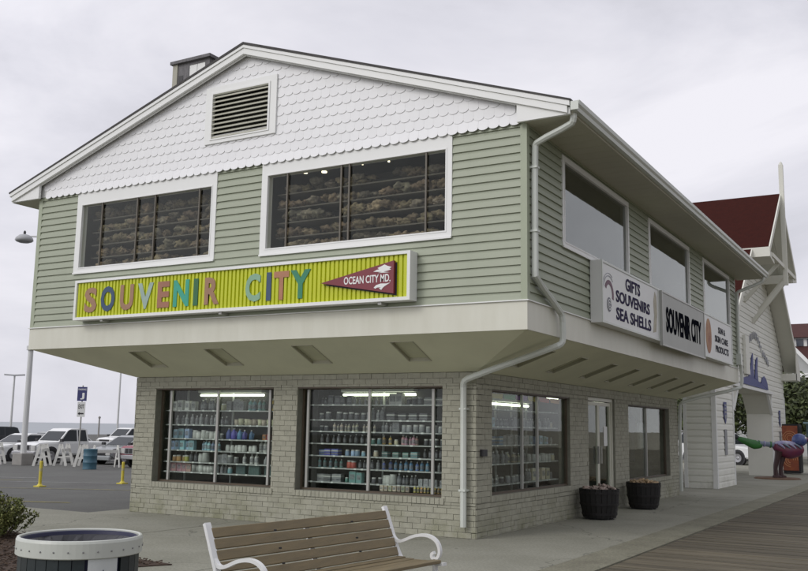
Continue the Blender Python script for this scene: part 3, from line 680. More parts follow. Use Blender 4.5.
# middle panel
b = B(); box(b, tx+.001, tx+.05, 6.0, 9.62, 3.22, 4.27); mp_ = obj('grey_panel', b, mat('grey_sign_panel', (.40, .41, .38), .5, .1, 2), ss)
b = B()
for (y0, y1, z0, z1) in ((6.0, 9.62, 3.22, 3.25), (6.0, 9.62, 4.24, 4.27), (6.0, 6.04, 3.251, 4.239), (9.58, 9.62, 3.251, 4.239)): box(b, tx+.0505, tx+.062, y0, y1, z0, z1)
obj('panel_rim', b, M_MULL, mp_)
obj('lettering', text_bm('SOUVENIR CITY', (tx+.051, 6.30, 3.50), AX, AY, 2.98, .50, .006, .038), M_INK, mp_)
# right panel
b = B(); arc(b, 10.28, 3.80, .001, .40, 0, 359, .72, 28); obj('oval_emblem', b, mat('emblem_orange_red', (.26, .075, .05), .6, .6, 2.2, second=(.52, .33, .16), stretch=(1, 1, 1.2)), ss)
for s, y0, y1, z0, h in (('SUN &', 11.35, 12.15, 3.96, .15), ('SKIN CARE', 10.95, 12.45, 3.73, .155), ('PRODUCTS', 11.0, 12.5, 3.49, .16)):
    obj('lettering', text_bm(s, (tx+.001, y0, z0), AX, AY, y1-y0, h, .006, .018), mat('grey_letter', (.07, .07, .085), .9, spec=.05), ss)

# ------------------------------------------------------------------ goods in the windows
ITEM_MESH = {}
def item_mesh(kind, col, cname):
    key = kind+cname
    if key in ITEM_MESH: return ITEM_MESH[key]
    b = B(); m = mat('goods_'+cname, col, .5, .3, 14, second=tuple(min(1, c*1.25+.05) for c in col))
    m2 = mat('goods_cap_white', (.5, .5, .48), .5); m3 = mat('goods_label_'+cname, tuple(c*.45+.18 for c in col), .5, .6, 25, second=(.08, .08, .10))
    if kind == 'bottle': lathe(b, [(0, 0), (.04, 0), (.042, .01), (.042, .13), (.03, .155), (.014, .17), (.014, .18)], (0, 0, 0), 10, 0); lathe(b, [(.0425, .035), (.0435, .04), (.0435, .11), (.0425, .115)], (0, 0, 0), 10, 2); lathe(b, [(.018, .178), (.018, .21), (0, .21)], (0, 0, 0), 10, 1)
    elif kind == 'jar': lathe(b, [(0, 0), (.046, 0), (.05, .01), (.05, .09), (.042, .1)], (0, 0, 0), 10, 0); lathe(b, [(.044, .099), (.044, .125), (0, .125)], (0, 0, 0), 10, 1)
    elif kind == 'mug': lathe(b, [(0, 0), (.038, 0), (.042, .1), (.038, .1), (.036, .012), (0, .012)], (0, 0, 0), 12, 0); tube(b, [(.04, 0, .08), (.068, 0, .075), (.07, 0, .035), (.04, 0, .025)], .006, 6)
    elif kind == 'carton': box(b, -.06, .06, -.04, .04, 0, .17, 0); box(b, -.045, .045, -.0415, -.0405, .05, .13, 2); box(b, -.05, .05, -.03, .03, .1701, .173, 1)
    elif kind == 'jug': lathe(b, [(0, 0), (.055, 0), (.06, .02), (.058, .12), (.03, .17), (.02, .19), (.02, .21), (0, .21)], (0, 0, 0), 10, 0); tube(b, [(.05, 0, .15), (.08, 0, .14), (.075, 0, .07), (.055, 0, .06)], .009, 6); lathe(b, [(.0225, .195), (.0225, .225), (0, .225)], (0, 0, 0), 8, 1)
    elif kind == 'stack': 
        for i in range(5): box(b, -.08+random.uniform(-.006, .006), .08, -.07, .07, i*.026, i*.026+.022, (0, 2, 0, 1, 0)[i])
    elif kind == 'crate':
        box(b, -.15, .15, -.05, .05, 0, .24, 0)
        for i in range(9): box(b, -.148+i*.034, -.142+i*.034, -.054, -.0505, .0, .24, 2)
    me = bpy.data.meshes.new('display_'+kind); b.to_mesh(me); b.free(); me.materials.append(m); me.materials.append(m2); me.materials.append(m3)
    for p in me.polygons: p.use_smooth = kind in ('bottle', 'jar', 'mug', 'jug')
    ITEM_MESH[key] = me; return me
def vary(m, hv=.05, vv=.38):      # each article a little different in tone
    t = m.node_tree; b = t.nodes['Principled BSDF']; l = b.inputs['Base Color'].links[0]; src = l.from_socket
    oi = N(t, 'ShaderNodeObjectInfo'); hs = N(t, 'ShaderNodeHueSaturation'); a = N(t, 'ShaderNodeMapRange'); a.inputs['To Min'].default_value = 1-vv; a.inputs['To Max'].default_value = 1+vv
    w = N(t, 'ShaderNodeTexWhiteNoise'); w.noise_dimensions = '1D'; c = N(t, 'ShaderNodeMapRange'); c.inputs['To Min'].default_value = .5-hv; c.inputs['To Max'].default_value = .5+hv
    t.links.new(oi.outputs['Random'], a.inputs['Value']); t.links.new(oi.outputs['Random'], w.inputs['W']); t.links.new(w.outputs['Value'], c.inputs['Value'])
    t.links.new(a.outputs[0], hs.inputs['Value']); t.links.new(c.outputs[0], hs.inputs['Hue']); t.links.new(src, hs.inputs['Color']); t.links.new(hs.outputs[0], b.inputs['Base Color'])
def place_item(name, me, loc, rz, label, cat, group, sc=1.0):
    o = bpy.data.objects.new(name, me); C.objects.link(o); o.location = loc; o.rotation_euler = (0, 0, rz); o.scale = (sc, sc, sc)
    return finish(o, label, cat, group)
ORD = ['top', 'second', 'third', 'fourth', 'fifth', 'sixth', 'seventh', 'bottom']
def display(face, a0, a1, zs, dep, depth, where, rows, posts, back=True, backmat=M_DARK):
    c = face.p((a0+a1)/2, -dep-depth/2, 0)
    r = root('display_shelf', (c[0], c[1], .03), 'metal shelving full of goods '+where, 'shelving')
    for i, z in enumerate(zs):
        b = B(); face.box(b, a0, a1, -dep-depth, -dep, z-.018, z); obj('shelf', b, M_SHELF, r)
        b = B()
        for q in range(int((a1-a0)/.21)):
            if random.random() < .75: ta = a0+.08+q*.21+random.uniform(-.05, .05); face.box(b, ta-.022, ta+.022, -dep+.0005, -dep+.002, z-.02, z+.006)
        if z < 5: obj('price_tags', b, M_SIGNW, r.children[-1] if r.children else r)
    for a in posts:
        b = B(); face.box(b, a-.015, a+.015, -dep-depth-.03, -dep-depth-.002, .03, 2.3); obj('post', b, M_SHELF, r)
    if back:
        b = B(); face.box(b, a0, a1, -dep-depth-.06, -dep-depth-.035, .03, 2.38); obj('back_panel', b, backmat, r)
    rz = 0 if face.axis == 'x' else math.pi/2
    fill = (('jar', 'dark', DK), ('bottle', 'grey', GY), ('jar', 'cream', CR), ('carton', 'grey', GY), ('bottle', 'dark', DK), ('jar', 'teal', TE))
    extra = {}
    for z, row, nm in rows:
        used_ = sorted((r_[0], r_[1]) for r_ in row); p0 = .01
        for u0, u1 in used_+[(1.0, 1.0)]:
            if u0-p0 > .045: extra.setdefault(z, []).append((p0, u0))
            p0 = max(p0, u1)
    rows = [(z, row+[(g0+.005, g1-.005, *random.choice(fill), max(1, int((g1-g0)*(a1-a0)/.095)), random.uniform(.6, .95)) for g0, g1 in extra.get(z, [])], nm) for z, row, nm in rows]
    for z, row, nm in rows:
        for (f0, f1, kind, cname, col, n, sc) in row:
            me = item_mesh(kind, col, cname)
            lab = f'{cname.replace("_", " ")} {kind} on the {nm} shelf {where}'
            for i in range(n):
                if random.random() < .06: continue
                a = a0+(a1-a0)*(f0+(f1-f0)*(i+.5)/n)+random.uniform(-.008, .008)
                p = face.p(a, -dep-.09-random.uniform(0, .05), z+.001)
                place_item('display_'+kind, me, p, rz+random.uniform(-.15, .15), lab, kind, lab+'s', sc*random.uniform(.88, 1.12))
    return r
WH = (.42, .42, .40); BL = (.05, .10, .26); LB_ = (.22, .34, .44); TE = (.10, .22, .22); OR = (.42, .12, .04); GR = (.12, .2, .1); DK = (.05, .05, .06); RD = (.35, .03, .03); YE = (.42, .33, .08); CR = (.4, .36, .26); PK = (.35, .18, .2); DT = (.03, .09, .08); GY = (.2, .2, .21)
zsL = [.75, .93, 1.14, 1.35, 1.60, 1.86]
display(F_F, -7.80, -5.14, zsL, .24, .3, 'in the left ground floor window', [
    (1.86, [(.02, .25, 'carton', 'white', WH, 4, 1.0), (.27, .45, 'bottle', 'dark', DK, 5, 1), (.52, .68, 'carton', 'grey', GY, 3, 1.05), (.70, .85, 'bottle', 'teal', TE, 4, 1), (.87, .98, 'bottle', 'yellow', YE, 4, .95)], 'top'),
    (1.60, [(.05, .45, 'bottle', 'grey', GY, 9, .85), (.55, .97, 'mug', 'cream', CR, 11, 1.1)], 'second'),
    (1.35, [(.04, .2, 'carton', 'light_blue', LB_, 3, .9), (.22, .45, 'jar', 'white', WH, 6, 1.1), (.52, .80, 'jug', 'blue', BL, 6, .85), (.82, .95, 'carton', 'orange', OR, 3, .6)], 'third'),
    (1.14, [(.03, .25, 'carton', 'light_blue', LB_, 5, .95), (.27, .48, 'bottle', 'light_blue', LB_, 7, .85), (.52, .78, 'jar', 'white', WH, 7, .9), (.80, .97, 'bottle', 'white', WH, 5, .9)], 'fourth'),
    (.93, [(.05, .2, 'jar', 'yellow', YE, 4, .85), (.28, .42, 'jar', 'white', WH, 3, 1.35), (.55, .62, 'jar', 'grey', GY, 2, 1.0), (.66, .8, 'bottle', 'white', WH, 4, .85), (.84, .95, 'jug', 'grey', GY, 2, .7)], 'fifth'),
    (.75, [(.02, .22, 'carton', 'pink', PK, 5, .85), (.24, .42, 'mug', 'white', WH, 6, 1.2), (.44, .54, 'bottle', 'grey', GY, 3, .7), (.60, .96, 'crate', 'dark_green', DT, 3, .7)], 'bottom')], (-7.56, -6.46, -5.3))
zsR = [.70, .93, 1.13, 1.33, 1.53, 1.72, 1.97]
display(F_F, -4.56, -1.92, zsR, .28, .3, 'in the right ground floor window', [
    (1.97, [(.12, .3, 'carton', 'dark', DK, 4, .8), (.58, .68, 'carton', 'white', WH, 2, .95), (.82, .97, 'stack', 'grey', GY, 2, .9)], 'top'),
    (1.72, [(.10, .40, 'jar', 'dark', DK, 7, 1.0), (.12, .17, 'bottle', 'cream', CR, 1, .9), (.55, .95, 'stack', 'dark', DK, 5, .9)], 'second'),
    (1.53, [(.16, .48, 'bottle', 'cream', CR, 12, .62), (.52, .6, 'bottle', 'grey', GY, 3, .7), (.66, .95, 'jar', 'grey', GY, 7, .9)], 'third'),
    (1.33, [(.06, .44, 'bottle', 'dark', DK, 9, .7), (.53, .59, 'bottle', 'yellow', YE, 3, .68), (.66, .78, 'bottle', 'pink', PK, 5, .7), (.82, .96, 'jar', 'dark', DK, 4, .8)], 'fourth'),
    (1.13, [(.05, .22, 'stack', 'blue', BL, 3, .8), (.25, .45, 'jar', 'light_blue', LB_, 5, .75), (.52, .8, 'stack', 'teal', TE, 4, .7)], 'fifth'),
    (.93, [(.04, .25, 'bottle', 'teal', TE, 5, .75), (.27, .33, 'jar', 'red', RD, 2, 1.0), (.35, .47, 'bottle', 'dark', DK, 4, .7), (.53, .9, 'bottle', 'blue', BL, 10, .72)], 'sixth'),
    (.70, [(.05, .24, 'stack', 'grey', GY, 3, .9), (.3, .45, 'carton', 'teal', TE, 3, .95), (.54, .62, 'jar', 'white', WH, 3, 1.2), (.64, .78, 'bottle', 'dark', DK, 5, .8)], 'bottom')], (-4.48, -3.27, -2.12))
for kind, col, nm, n, a0, a1 in (('carton', CR, 'cream', 7, -3.10, -2.55), ('bottle', YE, 'yellow', 9, -2.5, -1.96)):
    for i in range(n):
        lab = f'small {nm} {kind} in the row along the sill of the right ground floor window'
        place_item('display_'+kind, item_mesh(kind, col, nm), (a0+(a1-a0)*i/n+.03, SF+.245, .606), 0, lab, kind, lab, .5)
display(F_S, 1.76, 5.18, [.72, 1.05, 1.35, 1.65, 1.93], .22, .3, 'in the side window near the downspout', [
    (1.65, [(.04, .25, 'carton', 'light_blue', LB_, 3, .9), (.45, .6, 'carton', 'grey', GY, 3, .9), (.7, .95, 'bottle', 'grey', GY, 5, .8)], 'second'),
    (1.35, [(.06, .3, 'stack', 'blue', BL, 3, 1), (.66, .95, 'carton', 'light_blue', LB_, 5, .8)], 'third'),
    (1.05, [(.38, .55, 'bottle', 'cream', CR, 4, .8), (.64, .95, 'jar', 'white', WH, 7, 1)], 'fourth'),
    (.72, [(.03, .3, 'bottle', 'white', WH, 7, .65), (.35, .6, 'jar', 'grey', GY, 4, .9), (.68, .93, 'carton', 'cream', CR, 4, 1.1)], 'bottom')], (3.05, 3.72, 4.4))
for m_i in [m for k, m in MATS.items() if k.startswith('goods_') and k != 'goods_cap_white']: vary(m_i)
# bunting, garments, poster in the side windows
for i, (cn, col) in enumerate((('yellow', (.5, .4, .05)), ('green', (.05, .3, .1)), ('purple', (.2, .05, .3)), ('yellow', (.5, .4, .05)), ('red', (.5, .06, .04)), ('orange', (.6, .25, .04)))):
    y = 1.95+i*.52; b = B(); prism(b, [(SS-.13, y, 2.175), (SS-.13, y+.5, 2.175), (SS-.13, y+.46, 2.09), (SS-.13, y+.05, 2.10)], (-.006, 0, 0))
    obj('bunting_flag', b, mat('bunting_'+cn, col, .7), label=f'{cn} cloth strip hanging at the top of the side window near the downspout' if cn != 'yellow' else 'yellow cloth strip hanging at the top of the side window near the downspout', cat='bunting', group='bunting in the side window')
def garment(y, z, w, h, m, label, face=F_S, dep=.5):
    b = B(); n = 8; pv = None
    for s in (-1, 1):
        pass
    out_ = [(-.5, 1), (-.2, 1.06), (.2, 1.06), (.5, 1), (.62, .62), (.42, .6), (.44, 0), (.2, -.02), (0, .02), (-.2, -.02), (-.44, 0), (-.42, .6), (-.62, .62)]
    prism(b, [(SS-dep, y+px*w, z+pz*h) for px, pz in out_], (-.07, 0, 0))
    bmesh.ops.bevel(b, geom=b.edges[:], offset=.015, segments=1, affect='EDGES')
    hook = B(); tube(b, [(SS-dep-.03, y, z+h*1.04), (SS-dep-.03, y, 2.2)], .006, 6)
    obj('hanging_shirt', b, m, label=label, cat='shirt')
M_CL1 = mat('black_cloth', (.02, .02, .025), .9, .3, 9); M_CL2 = mat('white_cloth', (.32, .33, .33), .9, .4, 9); M_CL3 = mat('grey_cloth', (.12, .13, .14), .9, .4, 9)
garment(9.55, 1.35, .42, .6, M_CL2, 'white shirt hanging at the left of the far side window'); garment(10.35, .9, .45, .85, M_CL3, 'grey shirt hanging low beside the mullion of the far side window')
garment(11.0, .9, .40, 1.0, M_CL1, 'black shirt hanging right of the mullion of the far side window'); garment(11.8, 1.2, .42, .6, M_CL2, 'white shirt hanging at the right of the far side window')
b = B(); box(b, SS-3.2, SS-3.1, SF+.3, LB-.3, .03, 2.4); obj('partition', b, M_DARK, shop)
# fluorescent tubes seen through the ground floor windows
def fluo(p0, p1, label):
    r = root('fluorescent_light', ((p0[0]+p1[0])/2, (p0[1]+p1[1])/2, p0[2]), label, 'ceiling light', 'fluorescent lights inside the shop')
    b = B(); bar(b, (p0[0], p0[1], p0[2]+.07), (p1[0], p1[1], p1[2]+.07), .16, .05); obj('housing', b, M_WHITE, r)
    b = B(); tube(b, [p0, p1], .02, 8); obj('tube', b, E_TUBE, r)
fluo((-7.2, SF+.50, 2.14), (-5.72, SF+.50, 2.14), 'fluorescent tube glowing at the top of the left ground floor window')
fluo((-4.02, SF+.50, 2.14), (-2.62, SF+.50, 2.14), 'fluorescent tube glowing at the top of the right ground floor window')
fluo((SS-.50, 1.8, 2.03), (SS-.50, 4.4, 2.03), 'fluorescent tube glowing at the top of the side window by the downspout')
fluo((SS-.9, 6.4, 2.25), (SS-.9, 7.2, 2.25), 'fluorescent tube glowing inside the glass entrance doors')
fluo((SS-.9, 9.2, 2.25), (SS-.9, 10.4, 2.25), 'fluorescent tube glowing at the top left of the far side window')
# upper floor: shelves of shells
M_SHELLS = [mat('shell_brown', (.25, .195, .125), .85, .6, 9, second=(.07, .05, .035)), mat('shell_tan', (.33, .26, .175), .85, .6, 9, second=(.10, .08, .05)), mat('shell_grey', (.25, .22, .165), .85, .6, 9, second=(.06, .05, .045))]
lump_mesh = []
for k in range(7):
    b = B()
    for q in range(random.randint(3, 5)):
        c = Vector((random.uniform(-.11, .11), random.uniform(-.05, .05), random.uniform(.03, .09)))
        g = bmesh.ops.create_icosphere(b, subdivisions=3, radius=random.uniform(.05, .09), matrix=Matrix.Translation(c) @ Matrix.Diagonal((1.2, .9, random.uniform(.55, .9), 1)))
        for v in g['verts']: v.co += (v.co-c)*noise.noise(v.co*26+Vector((k, 0, 0)))*.7
    me = bpy.data.meshes.new('shell_heap'); b.to_mesh(me); b.free(); me.materials.append(M_SHELLS[k % 3])
    zmin = min(v.co.z for v in me.vertices)
    for v in me.vertices: v.co.z -= zmin
    for p_ in me.polygons: p_.use_smooth = True
    lump_mesh.append(me)
for m_i in M_SHELLS: vary(m_i, .02, .35)
for (a0, a1, where) in ((-8.75, -5.68, 'in the upper left window'), (-4.45, -1.26, 'in the upper right window')):
    r = root('display_shelf', ((a0+a1)/2, .45, 3.3), 'dark shelving stacked with brown sea shells '+where, 'shelving')
    zz = [4.38, 4.62, 4.86, 5.10, 5.34]
    for i, z in enumerate(zz):
        b = B(); box(b, a0, a1, .22, .62, z-.02, z); obj('shelf', b, mat('dark_shelf', (.11, .10, .085), .8, .2, 4), r)
        lab = f'brown sea shell heap on the {ORD[4-i] if i else "bottom"} shelf {where}'
        x = a0+.15
        while x < a1-.12:
            w = random.uniform(.15, .22)
            if random.random() < .95: place_item('shell_heap', random.choice(lump_mesh), (x, .36+random.uniform(-.04, .05), z+.001), random.uniform(0, 6.28) if random.random() < .5 else random.uniform(-.4, .4), lab, 'sea shells', lab, random.uniform(.9, 1.35))
            x += w
    b = B(); box(b, a0, a1, .64, .67, 3.3, 5.6); obj('back_panel', b, M_DARK, r)
for (x, y, w, lab) in ((-4.0, .35, .12, 'small bright lamp at the top left of the upper right window'), (-3.7, .45, .16, 'small bright lamp second from left at the top of the upper right window'), (-2.9, .35, .05, 'tiny lamp right of the pair of mullions in the upper right window'), (-2.45, .40, .06, 'tiny lamp in the middle right of the upper right window'), (-5.85, .3, .1, 'small bright lamp at the top right of the upper left window'), (-6.45, .4, .08, 'small lamp left of the last mullion in the upper left window')):
    b = B(); lathe(b, [(0, -.02), (w*.28, -.02), (w*.28, 0), (.01, .0)], (x, y, 5.70), 12); obj('ceiling_spot', b, E_SPOT, label=lab, cat='ceiling lamp', group='upper floor ceiling lamps')

# ------------------------------------------------------------------ half-barrel planters
def planter(x, y, label, shc, r0=.30, r1=.37, h=.55):
    t = root('barrel_planter', (x, y, 0), label, 'planter', 'barrel planters by the entrance')
    b = B(); n = 22
    for k in range(n):
        a0 = 2*math.pi*k/n; a1 = 2*math.pi*(k+1)/n; g = .012
        ring = []
        for (r, z) in ((r0, .03), (r0+(r1-r0)*.55+.012, h*.5), (r1, h)):
            for rr in (r, r-.03): ring.append([(x+rr*math.cos(a), y+rr*math.sin(a), z) for a in (a0+g, a1-g)])
        for i in range(0, 4, 2): quad(b, ring[i][0], ring[i][1], ring[i+2][1], ring[i+2][0])
        quad(b, ring[4][0], ring[4][1], ring[5][1], ring[5][0]); quad(b, ring[5][0], ring[5][1], ring[3][1], ring[3][0])
    lathe(b, [(0, .04), (r0-.01, .04), (r0+.0, h*.5), (r1-.03, h-.06), (0, h-.06)], (x, y, 0), 22)
    obj('staves', b, mat('black_stave', (.013, .012, .011), .75, .3, 8, .3, 30, island=.3), t)
    for z, r in ((.1, r0+.02), (h*.5, r0+(r1-r0)*.55+.016), (h-.07, r1-.002)):
        b = B(); lathe(b, [(r-.004, z-.02), (r+.004, z-.02), (r+.007, z+.02), (r-.001, z+.02)], (x, y, 0), 30); obj('hoop', b, mat('iron_hoop', (.02, .018, .018), .5, .2, 5, metal=.3), t)
    for s in (-1, 1):
        b = B(); box(b, x-.22, x+.22, y+s*.14-.025, y+s*.14+.025, 0, .035); obj('runner', b, M_BLACK, t)
    b = B()
    for q in range(70):
        a = random.uniform(0, 6.28); rr = math.sqrt(random.random())*(r1-.06); c = Vector((x+rr*math.cos(a), y+rr*math.sin(a), h-.04+.09*(1-rr/r1)+random.uniform(-.02, .03)))
        s_ = random.uniform(.022, .05)
        mt = Matrix.Translation(c) @ Matrix.Rotation(random.uniform(0, 3), 4, Vector((random.random(), random.random(), 1))) @ Matrix.Diagonal((s_*1.5, s_, s_*.7, 1))
        g = bmesh.ops.create_icosphere(b, subdivisions=1, radius=1, matrix=mt)
    obj('shell_fill', b, shc, t)
planter(-.86, 5.55, 'black half barrel heaped with pale pinkish shells in front of the doors', mat('pink_shells', (.34, .27, .23), .7, .4, 20, island=.45))
planter(-.84, 8.42, 'black half barrel heaped with golden brown shells below the far window', mat('tan_shells', (.44, .32, .19), .7, .4, 20, island=.4), .29, .36, .55)

# ------------------------------------------------------------------ bench
bench = root('park_bench', (.25, -5.15, 0), 'brown slatted bench with white cast metal ends facing the boardwalk', 'bench')
bdir = Vector((.35-.13, -4.11+6.22, 0)).normalized(); bf = Vector((bdir.y, -bdir.x, 0))   # along / forward
bo = Vector((.24, -5.17, 0)); HL = 1.08
def bp_(f, a, z): return bo + bf*f + bdir*a + Vector((0, 0, z))
M_SLAT = mat('bench_slat', (.205, .160, .085), .6, .3, 4, .3, 60, stretch=(6, .7, 6), second=(.12, .10, .06), island=.12); M_BWH = mat('bench_white', (.74, .75, .74), .4, .1, 6, second=(.55, .56, .53))
backp = [(-.045, .855), (.0, .745), (.045, .64), (.09, .54)]
sl_n = Vector((.9, 0, .4))
for k in range(5):
    t = k/4; f = -.04+.135*t; z = .815-.31*t
    u = (bf*.38+Vector((0, 0, -1))).normalized(); nn = bf*.93+Vector((0, 0, .36)); nn.normalize()
    b = B(); obox(b, bp_(f, 0, z), bdir, u, bdir.cross(u).normalized(), HL-.02, .0365, .014); bmesh.ops.bevel(b, geom=b.edges[:], offset=.004, segments=1, affect='EDGES'); obj('back_slat', b, M_SLAT, bench)
for k in range(5):
    f = .155+.095*k; z = .452-.012*math.sin(k/4*math.pi)+(.004 if k == 4 else 0)
    b = B(); obox(b, bp_(f, 0, z), bdir, bf, Vector((0, 0, 1)), HL-.02, .041, .014); bmesh.ops.bevel(b, geom=b.edges[:], offset=.004, segments=1, affect='EDGES'); obj('seat_slat', b, M_SLAT, bench)
def flatbar(bm, pts, a, w, t, it=2):
    """flat strip of width w (along the bench) following 2D profile (f,z)"""
    ps = smoothpath([(p[0], p[1], 0) for p in pts], it); n = len(ps); rows = []
    for i, p in enumerate(ps):
        d = (ps[min(i+1, n-1)]-ps[max(i-1, 0)]).normalized(); nx, nz_ = -d.y, d.x
        rows.append([bm.verts.new(bp_(p.x+nx*t/2*s1, a+w/2*s2, p.y+nz_*t/2*s1)) for s1, s2 in ((1, -1), (1, 1), (-1, 1), (-1, -1))])
    for r0, r1 in zip(rows, rows[1:]):
        for k in range(4): bm.faces.new([r0[k], r0[(k+1) % 4], r1[(k+1) % 4], r1[k]])
    bm.faces.new(rows[0][::-1]); bm.faces.new(rows[-1]); bmesh.ops.recalc_face_normals(bm, faces=bm.faces[:])
for a in (-HL, 0, HL):
    b = B(); w = .055
    sgn = 0 if a == 0 else 1
    if sgn: flatbar(b, [(-.075, .885), (-.06, .86), (.02, .66), (.10, .47), (.15, .425), (.35, .418), (.56, .432), (.60, .435)], a, w, .026)
    else: flatbar(b, [(-.075, .80), (-.055, .77), (.0, .64), (.07, .47), (.13, .415), (.35, .408), (.54, .418)], a, w, .016)
    flatbar(b, [(.13, .42), (.10, .3), (.02, .15), (-.06, 0)], a, w*.8, .028); flatbar(b, [(.50, .42), (.50, .3), (.53, .14), (.60, 0)], a, w*.8, .028)
    flatbar(b, [(.05, .16), (.2, .27), (.4, .27), (.53, .16)], a, w*.5, .02)
    fr = obj('end_frame' if sgn else 'centre_frame', b, M_BWH, bench)
    if sgn:
        b = B(); flatbar(b, [(.03, .64), (.08, .585), (.16, .60), (.28, .655), (.42, .67), (.52, .625), (.555, .54), (.53, .475), (.475, .47), (.46, .505), (.49, .525)], a, .035, .026, 3); obj('arm_rest', b, M_BWH, bench)
for a in (-.45, .5):
    b = B(); 
    for f, z in ((-.0, .79), (.06, .66), (.1, .55)): lathe(b, [(.012, 0), (.012, .012), (0, .014)], bp_(f+.02, a, z), 8)
    obj('bolt', b, M_BLACK, bench)

# ------------------------------------------------------------------ litter bin
tb = root('litter_bin', (.02, -7.37, 0), 'round litter bin of dark staves with white rim and crest panel', 'litter bin')
cx, cy = .02, -7.37; RB = .362; HB = .90
M_STAVE = mat('dark_green_stave', (.012, .02, .022), .45, .2, 8, .1, 30, island=.25)
vdir = math.atan2(CAM.y-cy, CAM.x-cx)     # direction towards the walk in front
pa = vdir+R(27)
n = 30; pan0, pan1 = pa-R(19), pa+R(10)
b = B()
for k in range(n):
    a0 = 2*math.pi*k/n; a1 = a0+2*math.pi/n; am = (a0+a1)/2
    dd = (am-pa+R(2)+math.pi) % (2*math.pi)-math.pi
    if -R(17) < dd < R(11): continue
    g = .007
    for (ra, rb, aa, ab) in ((RB, RB, a0+g, a1-g),):
        p = [(cx+RB*math.cos(a), cy+RB*math.sin(a)) for a in (aa, ab)]; q = [(cx+(RB-.03)*math.cos(a), cy+(RB-.03)*math.sin(a)) for a in (aa, ab)]
        quad(b, (*p[0], .05), (*p[1], .05), (*p[1], .815), (*p[0], .815)); quad(b, (*q[0], .05), (*p[0], .05), (*p[0], .815), (*q[0], .815)); quad(b, (*p[1], .05), (*q[1], .05), (*q[1], .815), (*p[1], .815))
obj('staves', b, M_STAVE, tb)
b = B(); lathe(b, [(.34, .05), (.345, .8), (.350, .888), (.344, .892), (.338, .885), (.325, .06), (0, .06)], (cx, cy, 0), 40); obj('liner', b, mat('navy_liner', (.008, .010, .045), .6), tb, smooth=True)
b = B(); lathe(b, [(RB-.02, .795), (RB+.012, .795), (RB+.018, .80), (RB+.018, .885), (RB+.012, .90), (RB+.002, .903), (RB-.008, .898), (RB-.010, .80)], (cx, cy, 0), 64); obj('rim', b, mat('bin_rim_white', (.50, .52, .47), .4, .25, 5, second=(.45, .47, .43)), tb, smooth=False)
for k in range(28):
    a = 2*math.pi*k/28; p = Vector((cx+(RB+.019)*math.cos(a), cy+(RB+.019)*math.sin(a), .838)); b = B()
    bmesh.ops.create_icosphere(b, subdivisions=1, radius=.006, matrix=Matrix.Translation(p)); obj('rivet', b, mat('rivet', (.2, .2, .2), .5), tb)
b = B(); na = 10
for i in range(na):
    a0 = pan0+(pan1-pan0)*i/na; a1 = pan0+(pan1-pan0)*(i+1)/na; r_ = RB+.006
    quad(b, (cx+r_*math.cos(a0), cy+r_*math.sin(a0), .05), (cx+r_*math.cos(a1), cy+r_*math.sin(a1), .05), (cx+r_*math.cos(a1), cy+r_*math.sin(a1), .794), (cx+r_*math.cos(a0), cy+r_*math.sin(a0), .794))
pl = obj('crest_panel', b, mat('panel_white', (.55, .58, .57), .45, .12, 6), tb)
# crest: scrollwork fan on the panel
b = B()
def onpan(u, v): a = (pan0+pan1)/2+u/RB; r_ = RB+.009; return (cx+r_*math.cos(a), cy+r_*math.sin(a), .60+v)
def stroke(pts, w=.0028): tube(b, [onpan(*p) for p in pts], w, 5)
for s in (-1, 1):
    for k, (r_, x0, z0) in enumerate(((.02, .0, .075), (.024, .025, .055), (.022, .05, .028), (.02, .066, -.002), (.016, .028, .02), (.014, .045, -.005))):
        stroke([(s*(x0+r_*.8*math.cos(t*.6)), z0+r_*math.sin(t*.6)) for t in range(11)])
        stroke([(s*(x0+r_*.4*math.cos(-t*.7)), z0+r_*.4*math.sin(-t*.7)) for t in range(8)])
    stroke([(s*.075, -.03), (s*.08, 0), (s*.06, .04), (s*.03, .08), (0, .11)]); stroke([(s*.02, -.05), (s*.015, 0), (0, .05)])
stroke([(-.075, -.03), (-.03, -.045), (.03, -.045), (.075, -.03)]); stroke([(-.05, -.06), (0, -.08), (.05, -.06)]); stroke([(0, .11), (0, .13)])
obj('crest', b, mat('crest_ink', (.03, .04, .08), .5), pl)
# bin bag folds
b = B(); nr, ns = 5, 48; vv = []
for i in range(nr):
    r_ = .332-.055*i
    vv.append([b.verts.new((cx+(r_+.02*noise.noise(Vector((k*.9, i, 0))))*math.cos(2*math.pi*k/ns), cy+r_*math.sin(2*math.pi*k/ns), (.868, .83, .80, .79, .785)[i]+(.0, .03, .05, .05, .04)[i]*noise.noise(Vector((k*.7, i*1.7, 3))))) for k in range(ns)])
for i in range(nr-1):
    for k in range(ns): b.faces.new([vv[i][k], vv[i][(k+1) % ns], vv[i+1][(k+1) % ns], vv[i+1][k]])
b.faces.new(vv[-1])
obj('bin_bag', b, mat('bin_bag_plastic', (.018, .019, .024), .35, .3, 12), tb)

